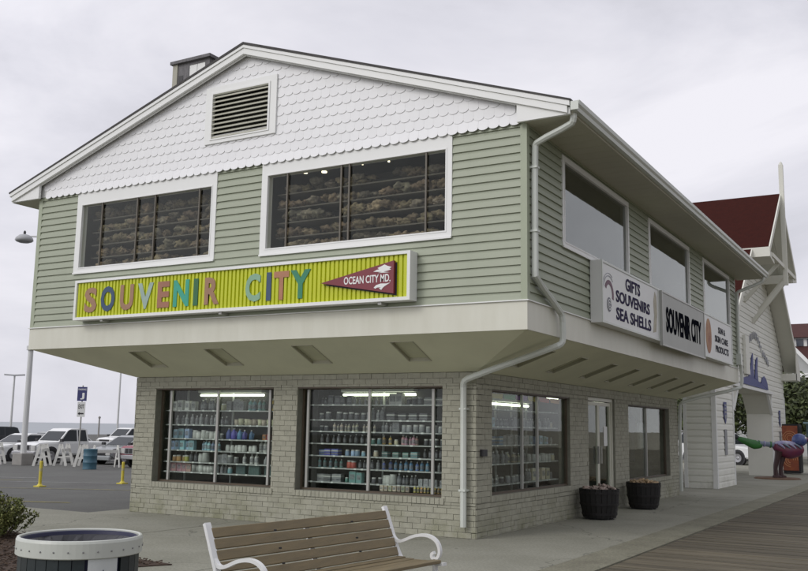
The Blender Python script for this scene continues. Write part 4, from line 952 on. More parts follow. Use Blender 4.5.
# ------------------------------------------------------------------ mulch bed and shrubs
b = B(); poly = [(-3.0, -3.33), (-3.7, -3.24), (-7.6, -2.15), (-14, -.6), (-14, -9), (-4.2, -5.6)]
prism(b, [(x, y, .004) for x, y in poly], (0, 0, .010)); obj('mulch_bed', b, mat('brown_mulch', (.075, .047, .03), .95, .6, 30, 1.0, 40, second=(.04, .025, .018)), kind='structure')
b = B(); px_ = [p[0] for p in poly]
def inpoly(x, y):
    c = False
    for (xa, ya), (xb, yb) in zip(poly, poly[1:]+poly[:1]):
        if (ya > y) != (yb > y) and x < (xb-xa)*(y-ya)/(yb-ya)+xa: c = not c
    return c
for q in range(5200):
    x = random.uniform(-9.5, -2.95); y = random.uniform(-5.5, -1.6)
    if not inpoly(x, y) and not inpoly(x+random.uniform(-.05, .05), y+random.uniform(-.05, .05)): continue
    a = random.uniform(0, 6.28); obox(b, (x, y, .018+random.uniform(0, .02)), (math.cos(a), math.sin(a), random.uniform(-.3, .3)), (-math.sin(a), math.cos(a), 0), (0, 0, 1), random.uniform(.012, .035), random.uniform(.005, .012), .004)
obj('mulch_chips', b, mat('mulch_chip', (.085, .055, .036), .95, .5, 9, island=.5, second=(.045, .028, .018)), label='brown wood mulch chips covering the bed beside the litter bin', cat='mulch', kind='stuff')
def leaf(b, c, s, nrm):
    nrm = nrm.normalized(); t = nrm.cross(Vector((random.uniform(-1, 1), random.uniform(-1, 1), random.uniform(-1, 1)))).normalized(); u = nrm.cross(t)
    w = s*random.uniform(.4, .6)
    vs = [b.verts.new(c+t*s), b.verts.new(c+u*w+nrm*s*.12), b.verts.new(c-t*s), b.verts.new(c-u*w+nrm*s*.12)]
    b.faces.new(vs)
def rv(): return Vector((random.gauss(0, 1), random.gauss(0, 1), random.gauss(0, 1))).normalized()
M_LEAF1 = mat('shrub_leaf', (.085, .115, .03), .6, .5, 12, island=.65, second=(.17, .17, .05)); M_TWIG = mat('twig', (.08, .055, .035), .9)
def shrub(x, y, r, h, n, label):
    t = root('shrub', (x, y, 0), label, 'shrub', 'shrubs in the mulch bed'); tw = B(); lv = B()
    for k in range(70):
        a = random.uniform(0, 6.28); rr = r*math.sqrt(random.random()); top = Vector((x+rr*math.cos(a), y+rr*math.sin(a), h*(.95-.45*(rr/r)**2)*random.uniform(.75, 1.1)))
        base = Vector((x+rr*.3*math.cos(a), y+rr*.3*math.sin(a), 0)); midp = (base+top)/2+rv()*.04
        pts = [base, midp, top]; tube(tw, pts, [.007, .005, .002], 4, False)
        for q in range(n//70):
            tt = random.uniform(.35, 1.02); p = base.lerp(midp, tt*2) if tt < .5 else midp.lerp(top, tt*2-1)
            leaf(lv, p+rv()*random.uniform(.01, .05), random.uniform(.018, .034), rv()+Vector((0, 0, .7)))
    obj('twigs', tw, M_TWIG, t); obj('leaves', lv, M_LEAF1, t)
shrub(-6.68, -2.9, .54, .62, 5200, 'small leaved green shrub at the left edge beside the litter bin')
shrub(-8.0, -2.7, .6, .62, 2600, 'small leaved green shrub farther back at the far left edge')

# ------------------------------------------------------------------ trees
M_LEAF2 = mat('tree_leaf', (.038, .055, .018), .7, .4, 3, island=.6, second=(.075, .09, .025)); M_BARK = mat('bark', (.10, .08, .06), .95, .4, 10, .5, 30)
def make_tree(x, y, h, r, n, label, ls=.13, group='trees behind the white archway', zc=.62):
    t = root('tree', (x, y, 0), label, 'tree', group); tr = B(); cr = B()
    lean = rv()*.3; topp = Vector((x+lean.x, y+lean.y, h*.75)); tube(tr, [(x, y, -.1), (x+lean.x*.3, y+lean.y*.3, h*.35), topp], [.16, .12, .05], 8)
    clumps = []
    for k in range(26):
        d = rv(); d.z *= .75; c = Vector((x, y, h*zc))+Vector((d.x*r*random.uniform(.4, .95), d.y*r*random.uniform(.4, .95), d.z*h*.42*random.uniform(.5, 1)))
        clumps.append((c, random.uniform(.22, .42)*r))
        if k < 12: tube(tr, [(x+lean.x*.3, y+lean.y*.3, h*random.uniform(.3, .55)), (c+Vector((x, y, h*.5)))/2, c], [.05, .035, .012], 5, False)
    for c, cr_ in clumps:
        for q in range(n//26):
            d = rv(); p = c+d*cr_*random.uniform(.55, 1.08); leaf(cr, p, ls*random.uniform(.6, 1.2), d+rv()*.7+Vector((0, 0, .4)))
    obj('trunk', tr, M_BARK, t); obj('crown', cr, M_LEAF2, t)
    return t

# ------------------------------------------------------------------ the white arch building
arch = root('arch_building', (-1.5, 24, 0), 'white gabled archway building with maroon roof and tall finial beyond the shop', 'archway')
AXX = -1.08; XB = -2.0; YA, YB = 16.95, 30.7; O0, O1 = 19.65, 27.3; AC = 23.9; APZ = 10.25; SLO = .80
F_A = Face('y', AXX, 1)
gz = lambda y: APZ-.25-SLO*abs(y-AC)
def roofspan(z):
    d = max(0, (APZ-.25-z)/SLO); return (AC-d, AC+d)
ZA = 3.12
# arch opening with angled corners built as solid reveal + siding
def asiding(face, a0, a1, z0, z1, ops, top=None): siding(face, a0, a1, z0, z1, ops, M_WSIDE, arch, .19, .018, top)
asiding(F_A, YA, O0, 0, ZA, []); asiding(F_A, O1, YB, 0, ZA, []); asiding(F_A, YA, YB, ZA+.0, APZ-.3, [], roofspan)
F_A1 = Face('x', YA, -1); asiding(F_A1, XB, AXX, 0, 4.2, [])
b = B()
for (y0, y1) in ((YA+.003, O0-.003), (O1+.003, YB)): box(b, XB, AXX-.004, y0, y1, 0, ZA)
d_ = (APZ-.25-ZA)/SLO
prism(b, [(AXX-.004, YA, ZA), (AXX-.004, YB, ZA), (AXX-.004, YB, gz(YB)), (AXX-.004, AC, APZ-.25), (AXX-.004, YA, gz(YA))], (XB-AXX, 0, 0))
for (ya, s) in ((O0, 1), (O1, -1)): prism(b, [(AXX-.004, ya, ZA), (AXX-.004, ya+s*.85, ZA), (AXX-.004, ya, ZA-.75)], (XB-AXX, 0, 0))
obj('wall', b, M_WSHADE, arch)
b = B()
for ya in (YA-.02, O0-.10): box(b, AXX, AXX+.035, ya, ya+.12, 0, ZA if ya > YA else 4)
for ya in (O1-.02, YB-.1): box(b, AXX, AXX+.035, ya, ya+.12, 0, ZA)
box(b, AXX-.1, AXX+.034, YA-.034, YA-.021, 0, 4); box(b, XB, XB+.1, YA-.034, YA-.0, 0, 4)
box(b, AXX, AXX+.1, O0-.1, O1+.12, ZA, ZA+.1)
for (ya, s) in ((O0+.02, 1), (O1-.02, -1)): bar(b, (AXX+.018, ya, ZA-.78), (AXX+.018, ya+s*.85, ZA), .036, .09, upv=(1, 0, 0))
obj('corner_board', b, M_WHITE, arch)
# roof: main slopes, and the projecting prow
b = B(); xe = -.50; xb = -9
for s in (1, -1):
    yl = AC+s*7.35; zl = APZ-SLO*7.35; nv = Vector((0, s*SLO, 1)).normalized()*.10
    prism(b, [(xe, AC, APZ), (xe, yl, zl), (xe, yl, zl-.13), (xe, AC, APZ-.13)], (xb-xe, 0, 0))
    yl = AC+s*3.15; zl = APZ-SLO*3.15
    prism(b, [(.05, AC, APZ+.03), (.05, yl, zl+.03), (.05, yl, zl-.1), (.05, AC, APZ-.10)], (-5, 0, 0))
obj('roof', b, M_RED, arch)
b = B()
for s in (1, -1):
    yl = AC+s*7.35; zl = APZ-SLO*7.35
    prism(b, [(xe+.002, AC, APZ-.0), (xe+.002, yl, zl), (xe+.002, yl, zl-.26), (xe+.002, AC, APZ-.26)], (.04, 0, 0))
    prism(b, [(AXX, AC, APZ-.15), (AXX, yl, zl-.15), (AXX, yl, zl-.2), (AXX, AC, APZ-.2)], (xe-AXX, 0, 0))
    box(b, AXX+.001, xe+.04, min(yl, yl-s*1.0), max(yl, yl-s*1.0), zl-.55, zl-.27)
    prism(b, [(xe+.041, yl, zl-.26), (xe+.041, yl-s*1.0, zl-.26+SLO), (xe+.041, yl-s*1.0, zl-.55), (xe+.041, yl, zl-.55)], (-.03, 0, 0))
    yl = AC+s*3.15; zl = APZ-SLO*3.15
    prism(b, [(.051, AC, APZ+.035), (.051, yl, zl+.035), (.051, yl, zl-.2), (.051, AC, APZ-.2)], (.04, 0, 0))
    prism(b, [(xe+.05, AC, APZ-.13), (xe+.05, yl, zl-.13), (xe+.05, yl, zl-.17), (xe+.05, AC, APZ-.17)], (.05-xe-.05, 0, 0))
    box(b, AXX, .09, min(yl, yl+s*.03), max(yl, yl+s*.03), zl-.30, zl+.02)
    # boxed foot of the prow
    prism(b, [(AXX+.02, yl, zl-.1), (AXX+.02, yl-s*.9, zl-.1), (AXX+.02, yl-s*.9, zl-.42), (AXX+.02, yl, zl-.30)], (.06-AXX, 0, 0))
obj('rake_board', b, M_WSHADE, arch)
b = B(); bar(b, (.12, AC, 6.9), (.12, AC, 11.35), .15, .15, upv=(1, 0, 0)); lathe(b, [(.075, 0), (.05, .08), (0, .14)], (.12, AC, 11.35), 8); fin = obj('finial_post', b, M_WSHADE, arch)
b = B(); bar(b, (.06, AC-2.75, 7.55), (.06, AC+2.75, 7.55), .12, .14); obj('truss_beam', b, M_WSHADE, arch)
b = B(); bar(b, (.06, AC, 7.0), (AXX, AC, 5.6), .14, .14, upv=(0, 1, 0)); obj('brace', b, M_WSHADE, arch)
for s in (-1, 1):
    b = B(); bar(b, (.06, AC+s*1.2, 7.5), (AXX, AC+s*1.5, 6.2), .12, .12, upv=(0, 1, 0)); obj('brace', b, M_WSHADE, arch)
# wall emblem, letters, plaques
M_BLUE = mat('emblem_blue', (.03, .045, .22), .5, .2, 6)
xw = AXX+.03
b = B()
for ps in ([(20.9, 3.28), (21.4, 3.46), (22.3, 3.56), (23.4, 3.58), (24.4, 3.50), (25.3, 3.40), (26.6, 3.26)],
           [(22.5, 3.57), (22.95, 3.85), (23.2, 4.25), (23.42, 4.45), (23.5, 4.25), (23.45, 3.95), (23.6, 3.57)],
           [(23.75, 3.57), (23.9, 3.95), (24.1, 4.25), (24.4, 4.38), (24.42, 4.2), (24.3, 3.95), (24.4, 3.5)],
           [(25.0, 3.43), (25.3, 3.66), (25.7, 3.75), (26.1, 3.68), (26.4, 3.5), (26.55, 3.28)]):
    prism(b, [(xw, y_, z_) for y_, z_ in ps], (.018, 0, 0))
obj('wave_emblem', b, M_BLUE, arch)
for i, ch in enumerate('ontheBoardwalk'):
    t = (i+.5)/14; y = 22.7+4.2*t; z = 4.72+.30*math.sin(math.pi*min(1, t*1.5))-.95*max(0, t-.35)**1.2
    b = text_bm(ch, (xw, y, z), AX, AY, .17, .26, .02, .0); obj('letter', b, mat('letter_grey_blue', (.34, .35, .38), .5), arch)
b = B(); box(b, xw-.01, xw+.08, 21.75, 22.45, 3.62, 4.95); obj('corner_bracket', b, M_WSIDE, arch)
M_PLQ = mat('plaque_grey', (.30, .31, .33), .5, .3, 8)
for y in (18.3, 29.2):
    b = B(); prism(b, [(xw, y-.20, 2.55), (xw, y-.22, 2.1), (xw, y, 1.88), (xw, y+.22, 2.1), (xw, y+.20, 2.55)], (.010, 0, 0)); sh = obj('shield_plaque', b, M_BLUE, arch)
    b = B(); prism(b, [(xw+.0105, y-.13, 2.48), (xw+.0105, y-.15, 2.12), (xw+.0105, y, 1.98), (xw+.0105, y+.15, 2.12), (xw+.0105, y+.13, 2.48)], (.006, 0, 0)); obj('shield_face', b, M_PLQ, sh)
    b = B()
    for z in (2.16, 2.27, 2.38): box(b, xw+.017, xw+.019, y-.10, y+.10, z, z+.05)
    obj('shield_bars', b, M_BLUE, sh)
    b = B(); box(b, xw-.005, xw+.012, y-.17, y+.15, .95, 1.72); obj('notice_panel', b, M_PLQ, arch)

# ------------------------------------------------------------------ painted bird-like sculpture
def gp(f, s, z): return Vector((-.62, 25.0, 0)) + Vector((.87, .5, 0))*s + Vector((-.5, .87, 0))*f + Vector((0, 0, z*.73))
st = root('painted_sculpture', (-.62, 25.0, 0), 'colourful painted sculpture with green tail and blue head on dark legs by the arch', 'sculpture')
b = B(); lathe(b, [(0, .05), (.75, .05), (.8, .02), (.8, 0)], (-.62, 25.0, 0), 24)
for v in b.verts: v.co.x = -.62+(v.co.x+.62)*1.0
obj('base_plate', b, mat('rust_base', (.17, .10, .06), .8, .4, 5), st)
def blob(pts, rs, m, name, sx=1.0, seg=14):
    b = B(); ps = smoothpath(pts, 2); n0 = len(pts); rr = []
    for i in range(len(ps)):
        t = i/(len(ps)-1)*(n0-1); k = min(int(t), n0-2); rr.append(rs[k]+(rs[k+1]-rs[k])*(t-k))
    tube(b, ps, rr, seg, True, sx); return obj(name, b, m, st, smooth=True)
M_G = mat('paint_green', (.04, .19, .04), .4, .3, 6); M_PB = mat('paint_pale_blue', (.20, .25, .32), .4, .3, 6); M_MR = mat('paint_maroon', (.17, .03, .05), .35, .3, 4, second=(.10, .03, .10)); M_VI = mat('paint_violet', (.22, .20, .42), .35, .5, 6, second=(.45, .45, .55)); M_BH = mat('paint_blue', (.025, .045, .20), .35, .6, 9, second=(.12, .16, .32))
M_DL = mat('dark_leg', (.05, .02, .02), .5, .2, 5)
blob([gp(0, -1.42, 2.0), gp(0, -1.15, 1.85), gp(0, -.8, 1.66), gp(0, -.5, 1.62)], [.03, .11, .17, .06], M_G, 'green_tail', .6)
blob([gp(0, -1.52, 2.02), gp(0, -1.42, 2.0), gp(0, -1.34, 1.97)], [.03, .06, .03], M_BLACK, 'tail_tip')
blob([gp(0, -.95, 1.82), gp(0, -.5, 1.72), gp(0, -.15, 1.66), gp(0, .1, 1.62)], [.03, .08, .10, .11], M_PB, 'long_neck', .7)
blob([gp(0, -.1, 1.66), gp(0, .15, 1.50), gp(0, .45, 1.36), gp(0, .75, 1.45), gp(0, .95, 1.60)], [.06, .22, .30, .26, .12], M_MR, 'body', .8)
blob([gp(-.03, -.05, 1.74), gp(-.03, .3, 1.74), gp(-.03, .62, 1.68), gp(-.03, .85, 1.64)], [.05, .11, .12, .08], M_VI, 'violet_wing', 1.0)
b = B(); bmesh.ops.create_icosphere(b, subdivisions=3, radius=.25, matrix=Matrix.Translation(gp(0, .86, 1.92)) @ Matrix.Diagonal((1.05, 1.05, .95, 1))); obj('head', b, M_BH, st, smooth=True)
for s in (-.08, .16):
    blob([gp(s*.6, s+.16, 1.35), gp(s*.6, s+.08, .95), gp(s*.6, s+.0, .55), gp(s*.6, s+.03, .07)], [.15, .10, .075, .10], M_DL, 'leg')
    blob([gp(s*.6-.02, s-.1, .10), gp(s*.6, s+.05, .12), gp(s*.6, s+.2, .09)], [.05, .08, .04], M_DL, 'foot')
for k, (s, z, r_) in enumerate(((-.8, 1.775, .075), (-.62, 1.74, .09), (-.42, 1.705, .10), (-.2, 1.672, .11))):
    blob([gp(0, s-.02, z+.004), gp(0, s+.02, z-.004)], [r_+.012, r_+.012], M_G if k % 2 else M_VI, 'neck_band', .75)
for k in range(4): blob([gp(-.16, .02+k*.2, 1.72), gp(-.22, .14+k*.2, 1.62), gp(-.2, .24+k*.2, 1.50)], [.03, .04, .02], M_PB if k % 2 else M_VI, 'feather')
blob([gp(0, 1.08, 1.98), gp(0, 1.2, 1.90), gp(0, 1.26, 1.80)], [.09, .055, .02], M_MR, 'beak')
for f in (-.19, .19): b = B(); bmesh.ops.create_icosphere(b, subdivisions=2, radius=.045, matrix=Matrix.Translation(gp(f, 1.0, 2.02))); obj('eye', b, M_WHITE, st, smooth=True)

# vending machines
def vending(x, y, w, d, h, m, label, panel=True):
    t = root('vending_machine', (x, y, 0), label, 'vending machine'); b = B()
    box(b, x-w/2, x+w/2, y-d/2, y+d/2, .04, h); bmesh.ops.bevel(b, geom=b.edges[:], offset=.02, segments=2, affect='EDGES'); obj('cabinet', b, M_BLACK, t)
    b = B(); box(b, x-w/2+.07, x+w/2-.06, y-d/2-.03, y-d/2-.001, .15, h-.07); p = obj('front_panel', b, m, t)
    if panel:
        for zc in (h*.72, h*.28):
            for r_ in (.27, .19, .11):
                b = B(); rp = [(x+r_*math.cos(a*.52), y-d/2-.035, zc+r_*math.sin(a*.52)) for a in range(10)]; tube(b, rp, .02, 5); obj('swirl', b, mat('swirl_orange', (.55, .25, .12), .5), p)
    return t
vending(-.78, 30.2, .62+.1, .85, 2.02, mat('orange_panel', (.36, .10, .035), .4, .5, 5, second=(.20, .05, .03)), 'black vending machine with orange swirled front beside the sculpture')
vending(.35, 30.9, .8, .85, 1.95, mat('dark_red_panel', (.12, .03, .02), .4, .3, 5), 'dark vending machine at the right edge of the picture', False)
b = B(); box(b, -.35, .9, 30.6, 31.3, 2.05, 2.12)
for x in (-.28, .83): box(b, x-.03, x+.03, 31.2, 31.26, 0, 2.05)
obj('small_canopy', b, mat('pale_blue_canopy', (.28, .42, .45), .5), label='pale blue canopy above the dark vending machine at the right edge', cat='canopy')

for args in ((-7.5, 44, 5.6, 3.2, 'dark evergreen tree seen through the left of the archway'), (-4.4, 47, 6.0, 3.4, 'dark evergreen tree seen through the middle of the archway'), (-10.6, 50, 5.2, 3.0, 'dark tree farthest left beyond the archway'),
             (1.2, 43, 4.9, 2.9, 'leafy tree right of the archway below the red roofed house'), (-3.6, 54, 5.2, 3.0, 'leafy tree at the right edge in front of the red roofed house'), (-1.2, 44.5, 4.9, 2.6, 'dark tree behind the far pier of the archway')):
    make_tree(args[0], args[1], args[2], args[3], 5200, args[4], .15, zc=.56)
# thin palm like tree in the gap
t = root('palm_tree', (-13.5, 63, 0), 'slender palm tree in the gap between the shop and the white pier', 'tree'); b = B(); tube(b, [(-13.5, 63, 0), (-13.4, 63, 3), (-13.5, 63, 5.2)], [.12, .1, .08], 6); obj('trunk', b, M_BARK, t)
b = B()
for k in range(26):
    a = random.uniform(0, 6.28); el = random.uniform(-.3, 1.1); L = random.uniform(.9, 1.5); pv = None
    for i in range(6):
        u = i/5; c = Vector((-13.5+math.cos(a)*L*u*math.cos(el*.5), 63+math.sin(a)*L*u*math.cos(el*.5), 5.2+L*(math.sin(el)*u-.75*u*u))); w = .13*(1-u*.8); sd = Vector((-math.sin(a), math.cos(a), 0))*w
        cur = (b.verts.new(c-sd), b.verts.new(c+sd))
        if pv: b.faces.new([pv[0], pv[1], cur[1], cur[0]])
        pv = cur
obj('crown', b, M_LEAF2, t)

# far red-roofed house
house = root('red_roofed_house', (-1, 70, 0), 'large white and grey house with red roofs and dormer behind the trees', 'house')
M_HW = mat('house_grey_wall', (.42, .43, .42), .8, .1, 2); M_HR = mat('house_red_roof', (.07, .022, .018), .9, .3, 3)
hx0, hx1, hy0, hy1 = -9.5, 8, 66, 80
b = B(); box(b, hx0, hx1, hy0, hy1, 0, 7.0); box(b, -5.6, hx1, hy0+3.2, hy1-2, 7.0, 9.3); obj('wall', b, M_HW, house)
b = B()
prism(b, [(-6.1, hy0+2.7, 9.3), (-6.1, hy0+6, 10.75), (-6.1, hy1-4.5, 10.75), (-6.1, hy1-1.5, 9.3)], (hx1+6.6, 0, 0))
prism(b, [(hx0-.5, hy0-.5, 6.95), (hx0-.5, hy0+3.4, 8.75), (hx0-.5, hy0+3.4, 6.95)], (hx1-hx0+1, 0, 0))
obj('roof', b, M_HR, house)
b = B(); box(b, -5.62, hx1, hy0+3.1, hy0+3.19, 8.3, 9.28); obj('dormer_wall', b, M_WHITE, house)
gx, gpk, ge = -7.3, 10.8, 6.2
b = B(); prism(b, [(gx-4, hy0-1.6, ge), (gx+4, hy0-1.6, ge), (gx, hy0-1.6, gpk)], (0, 4, 0)); obj('porch_gable', b, M_HW, house)
b = B()
for q in (-1, 1): bar(b, (gx+q*4.3, hy0-1.72, ge-.25), (gx, hy0-1.72, gpk+.08), .24, .32, upv=(0, 1, 0))
box(b, gx-4.2, gx+4.2, hy0-1.75, hy0-1.61, ge-.35, ge-.02); obj('white_trim', b, M_WHITE, house)
b = B(); box(b, gx-3.8, gx+3.8, hy0-1.5, hy0-.01, 0, ge-.36); obj('porch_wall', b, M_HW, house)
M_WIN = mat('far_window_glass', (.06, .07, .09), .15, .2, 1)
for x in (-5.0, -4.2, -3.4, -2.4, -1.4):
    b = B(); box(b, x-.26, x+.26, hy0+3.02, hy0+3.09, 8.62, 9.2); obj('window', b, M_WIN, house)
for x in (-5.2, -4.2):
    b = B(); box(b, x-.42, x+.42, hy0-1.56, hy0-1.51, 4.2, 5.7); w = obj('window', b, M_WHITE, house); b = B(); box(b, x-.32, x+.32, hy0-1.60, hy0-1.565, 4.3, 5.6); obj('pane', b, M_WIN, w)

# ------------------------------------------------------------------ vehicles
M_TYRE = mat('tyre', (.02, .02, .02), .85, .2, 9); M_RIM = mat('wheel_rim', (.35, .35, .36), .35, .1, 5, metal=.5); M_CGL = mat('car_glass', (.02, .026, .03), .12, .1, 2, spec=.3); M_CHR = mat('bumper_chrome', (.45, .45, .46), .3, .1, 3, metal=.6); M_LAMP = mat('headlight_lens', (.5, .5, .48), .15, .1, 5); M_PLASTIC = mat('dark_plastic', (.03, .03, .033), .6)
def car(name, loc, rz, kind, paint, label, cat='car', group=None):
    """local frame: +x forward, origin on the ground at mid wheelbase"""
    t = root(name, loc, label, cat, group, rz, world=False)
    if kind == 'pickup': L, Wd = 5.1, 1.78; body = [(-2.55, .55), (-2.55, 1.02), (-.62, 1.04), (.85, 1.05), (1.0, 1.06), (2.30, .98), (2.5, .88), (2.52, .5), (2.3, .38), (-2.4, .42)]; cab = [(-.68, 1.03), (-.60, 1.66), (-.3, 1.72), (.35, 1.70), (.62, 1.58), (1.15, 1.05)]; wx = (-1.6, 1.62); wr = .37
    elif kind == 'suv': L, Wd = 4.6, 1.8; body = [(-2.3, .5), (-2.3, 1.0), (.8, 1.02), (1.0, 1.0), (2.1, .9), (2.28, .78), (2.3, .45), (2.1, .32), (-2.1, .34)]; cab = [(-2.22, 1.0), (-2.0, 1.58), (-1.7, 1.66), (.1, 1.68), (.4, 1.6), (1.1, 1.0)]; wx = (-1.4, 1.4); wr = .35
    else: L, Wd = 4.5, 1.72; body = [(-2.25, .45), (-2.25, .86), (-1.6, .92), (.75, .92), (1.0, .90), (2.05, .76), (2.22, .62), (2.25, .4), (2.05, .26), (-2.05, .28)]; cab = [(-1.75, .9), (-1.1, 1.34), (-.8, 1.40), (.15, 1.40), (.4, 1.33), (1.15, .9)]; wx = (-1.35, 1.38); wr = .31
    hw = Wd/2
    b = B(); prism(b, [(x, -hw, z) for x, z in body], (0, Wd, 0))
    if kind != 'x': bmesh.ops.bevel(b, geom=[e for e in b.edges if abs(e.verts[0].co.y-e.verts[1].co.y) < .01], offset=.07, segments=2, affect='EDGES')
    if kind == 'pickup': box(b, -2.4, -.75, -hw+.1, hw-.1, 1.0, 1.035)
    obj('body', b, paint, t)
    rw = hw-.17; zb = cab[0][1]; zt = max(z for x, z in cab)
    yat = lambda z: (hw-.05)+(rw-(hw-.05))*max(0, (z-zb)/(zt-zb))
    b = B(); l = [b.verts.new((x, -yat(z), z)) for x, z in cab]; r = [b.verts.new((x, yat(z), z)) for x, z in cab]; n = len(cab)
    b.faces.new(l); b.faces.new(r[::-1])
    for i in range(n): b.faces.new([l[i], r[i], r[(i+1) % n], l[(i+1) % n]])
    bmesh.ops.recalc_face_normals(b, faces=b.faces[:]); obj('cabin', b, paint, t)
    # glazing
    def pane(ps, nm='window'):
        b = B(); prism(b, ps, (0, 0, .004)); c = sum((Vector(p) for p in ps), Vector())/len(ps)
        obj(nm, b, M_CGL, t)
    x0, z0 = cab[-1]; x1, z1 = cab[-2]
    def lerp(a, c, u): return (a[0]+(c[0]-a[0])*u, a[1]+(c[1]-a[1])*u)
    nx = Vector((z1-z0, 0, x0-x1)).normalized()*.012
    a = lerp((x0, z0), (x1, z1), .08); c = lerp((x0, z0), (x1, z1), .95)
    b = B(); prism(b, [Vector((a[0], -yat(a[1])+.1, a[1]))+nx, Vector((a[0], yat(a[1])-.1, a[1]))+nx, Vector((c[0], yat(c[1])-.08, c[1]))+nx, Vector((c[0], -yat(c[1])+.08, c[1]))+nx], nx*.5); obj('windshield', b, M_CGL, t)
    x0, z0 = cab[0]; x1, z1 = cab[1]; nx = Vector((z0-z1, 0, x1-x0)).normalized()*.012
    if nx.x > 0: nx = -nx
    a = lerp((x0, z0), (x1, z1), .12); c = lerp((x0, z0), (x1, z1), .92)
    b = B(); prism(b, [Vector((a[0], -yat(a[1])+.12, a[1]))+nx, Vector((a[0], yat(a[1])-.12, a[1]))+nx, Vector((c[0], yat(c[1])-.1, c[1]))+nx, Vector((c[0], -yat(c[1])+.1, c[1]))+nx], nx*.5); obj('rear_window', b, M_CGL, t)
    zl, zh = zb+.05, zt-.08
    def xf(z): (xa, za), (xb_, zb_) = cab[-1], cab[-2]; return xa+(xb_-xa)*min(1, (z-za)/(zb_-za))-.10
    def xr(z): (xa, za), (xb_, zb_) = cab[0], cab[1]; return xa+(xb_-xa)*min(1, (z-za)/(zb_-za))+.10
    cuts = {'pickup': (.02,), 'suv': (-.95, .0), 'sedan': (-.45,)}[kind]
    edges = [None]+list(cuts)+[None]
    for s in (-1, 1):
        for i in range(len(edges)-1):
            lo0, hi0 = (xr(zl), xr(zh)) if edges[i] is None else (edges[i]+.04,)*2
            lo1, hi1 = (xf(zl), xf(zh)) if edges[i+1] is None else (edges[i+1]-.04,)*2
            b = B(); prism(b, [(lo0, s*(yat(zl)+.004), zl), (lo1, s*(yat(zl)+.004), zl), (hi1, s*(yat(zh)+.004), zh), (hi0, s*(yat(zh)+.004), zh)], (0, s*.008, 0)); obj('side_window', b, M_CGL, t)
        b = B(); box(b, cab[-1][0]-.12, cab[-1][0]+.0, s*(hw-.02), s*(hw+.16), zb+.03, zb+.17); obj('mirror', b, M_PLASTIC, t)
        b = B(); box(b, -.25, -.08, s*(hw+.001), s*(hw+.02), zb-.14, zb-.11); obj('door_handle', b, M_CHR, t)
        for x in wx:
            b = B(); lathe(b, [(wr+.07, -.02), (wr+.07, .006)], (0, 0, 0), 20); 
            for v in b.verts: v.co = Vector((x+v.co.x, s*(hw-.001+v.co.z), wr+v.co.y+.01))
            bm2 = B(); lathe(bm2, [(0, .004), (wr+.07, .004), (wr+.07, -.2)], (0, 0, 0), 20)
            for v in bm2.verts: v.co = Vector((x+v.co.x, s*(hw+v.co.z), wr+.02+v.co.y))
            b.free(); obj('wheel_arch', bm2, M_PLASTIC, t)
            b = B(); lathe(b, [(.0, -.2), (wr-.02, -.2), (wr, -.18), (wr, -.01), (wr-.02, .012), (wr*.62, .014)], (0, 0, 0), 22)
            for v in b.verts: v.co = Vector((x+v.co.x, s*(hw+v.co.z), wr+v.co.y))
            w = obj('wheel', b, M_TYRE, t, smooth=False)
            b = B(); lathe(b, [(wr*.62, .012), (wr*.6, .02), (wr*.25, .004), (wr*.12, .02), (0, .02)], (0, 0, 0), 16)
            for v in b.verts: v.co = Vector((x+v.co.x, s*(hw+v.co.z), wr+v.co.y))
            obj('rim', b, M_RIM, w)
    fx = body[-3][0] if kind != 'sedan' else 2.25
    fx = max(x for x, z in body); zg0, zg1 = {'pickup': (.62, .90), 'suv': (.58, .8), 'sedan': (.45, .62)}[kind]
    b = B(); box(b, fx-.02, fx+.035, -.5, .5, zg0, zg1); gr = obj('grille', b, M_CHR if kind == 'pickup' else M_PLASTIC, t)
    for k in range(4):
        b = B(); box(b, fx+.0355, fx+.042, -.46+k*.235, -.46+k*.235+.2, zg0+.03, zg1-.03); obj('grille_slot', b, M_BLACK, gr)
    for s in (-1, 1):
        b = B(); box(b, fx-.04, fx+.03, s*.52, s*(hw-.05), zg0+.02, zg1-.02); obj('headlight', b, M_LAMP, t)
        b = B(); box(b, -fx-.03, -fx+.03, s*(hw-.25), s*(hw-.04), zg0+.02, zg1+.05); obj('tail_light', b, mat('tail_red', (.3, .02, .02), .3), t)
    for sx_, nm in ((1, 'front_bumper'), (-1, 'rear_bumper')):
        b = B(); box(b, sx_*(fx-.06), sx_*(fx+.09), -hw+.02, hw-.02, zg0-.24, zg0-.04); bmesh.ops.bevel(b, geom=b.edges[:], offset=.03, segments=1, affect='EDGES'); obj(nm, b, M_CHR if kind == 'pickup' else paint, t)
    return t
WP = mat('car_white', (.78, .79, .78), .28, .05, 1); SV = mat('car_silver', (.34, .36, .36), .3, .05, 1, metal=.3); SG = mat('car_sage', (.22, .26, .24), .3, .05, 1, metal=.2); DKC = mat('car_dark', (.05, .055, .06), .25, .05, 1); RDC = mat('car_red', (.24, .03, .05), .28, .05, 1); BLC = mat('car_blue', (.06, .09, .16), .28, .05, 1)
H = -math.pi/2
car('pickup_truck', (-34.5, 22.0, -.41), H+R(-2), 'pickup', WP, 'white extended cab pickup truck parked behind the lamp post', 'pickup truck')
car('pickup_truck', (-27.6, 22.4, -.41), H, 'pickup', RDC, 'dark red pickup truck half hidden behind the brick corner', 'pickup truck')
car('parked_car', (-37.6, 21.9, -.41), H, 'sedan', WP, 'white car at the left edge beside the white pickup', group='cars parked in the lot')
car('parked_car', (-31.35, 23.5, -.41), H, 'sedan', SV, 'silver sedan between the white pickup and the red pickup', group='cars parked in the lot')
car('parked_car', (-35.5, 30.5, -.41), H, 'suv', DKC, 'dark wagon behind the silver sedan', group='cars parked in the lot')
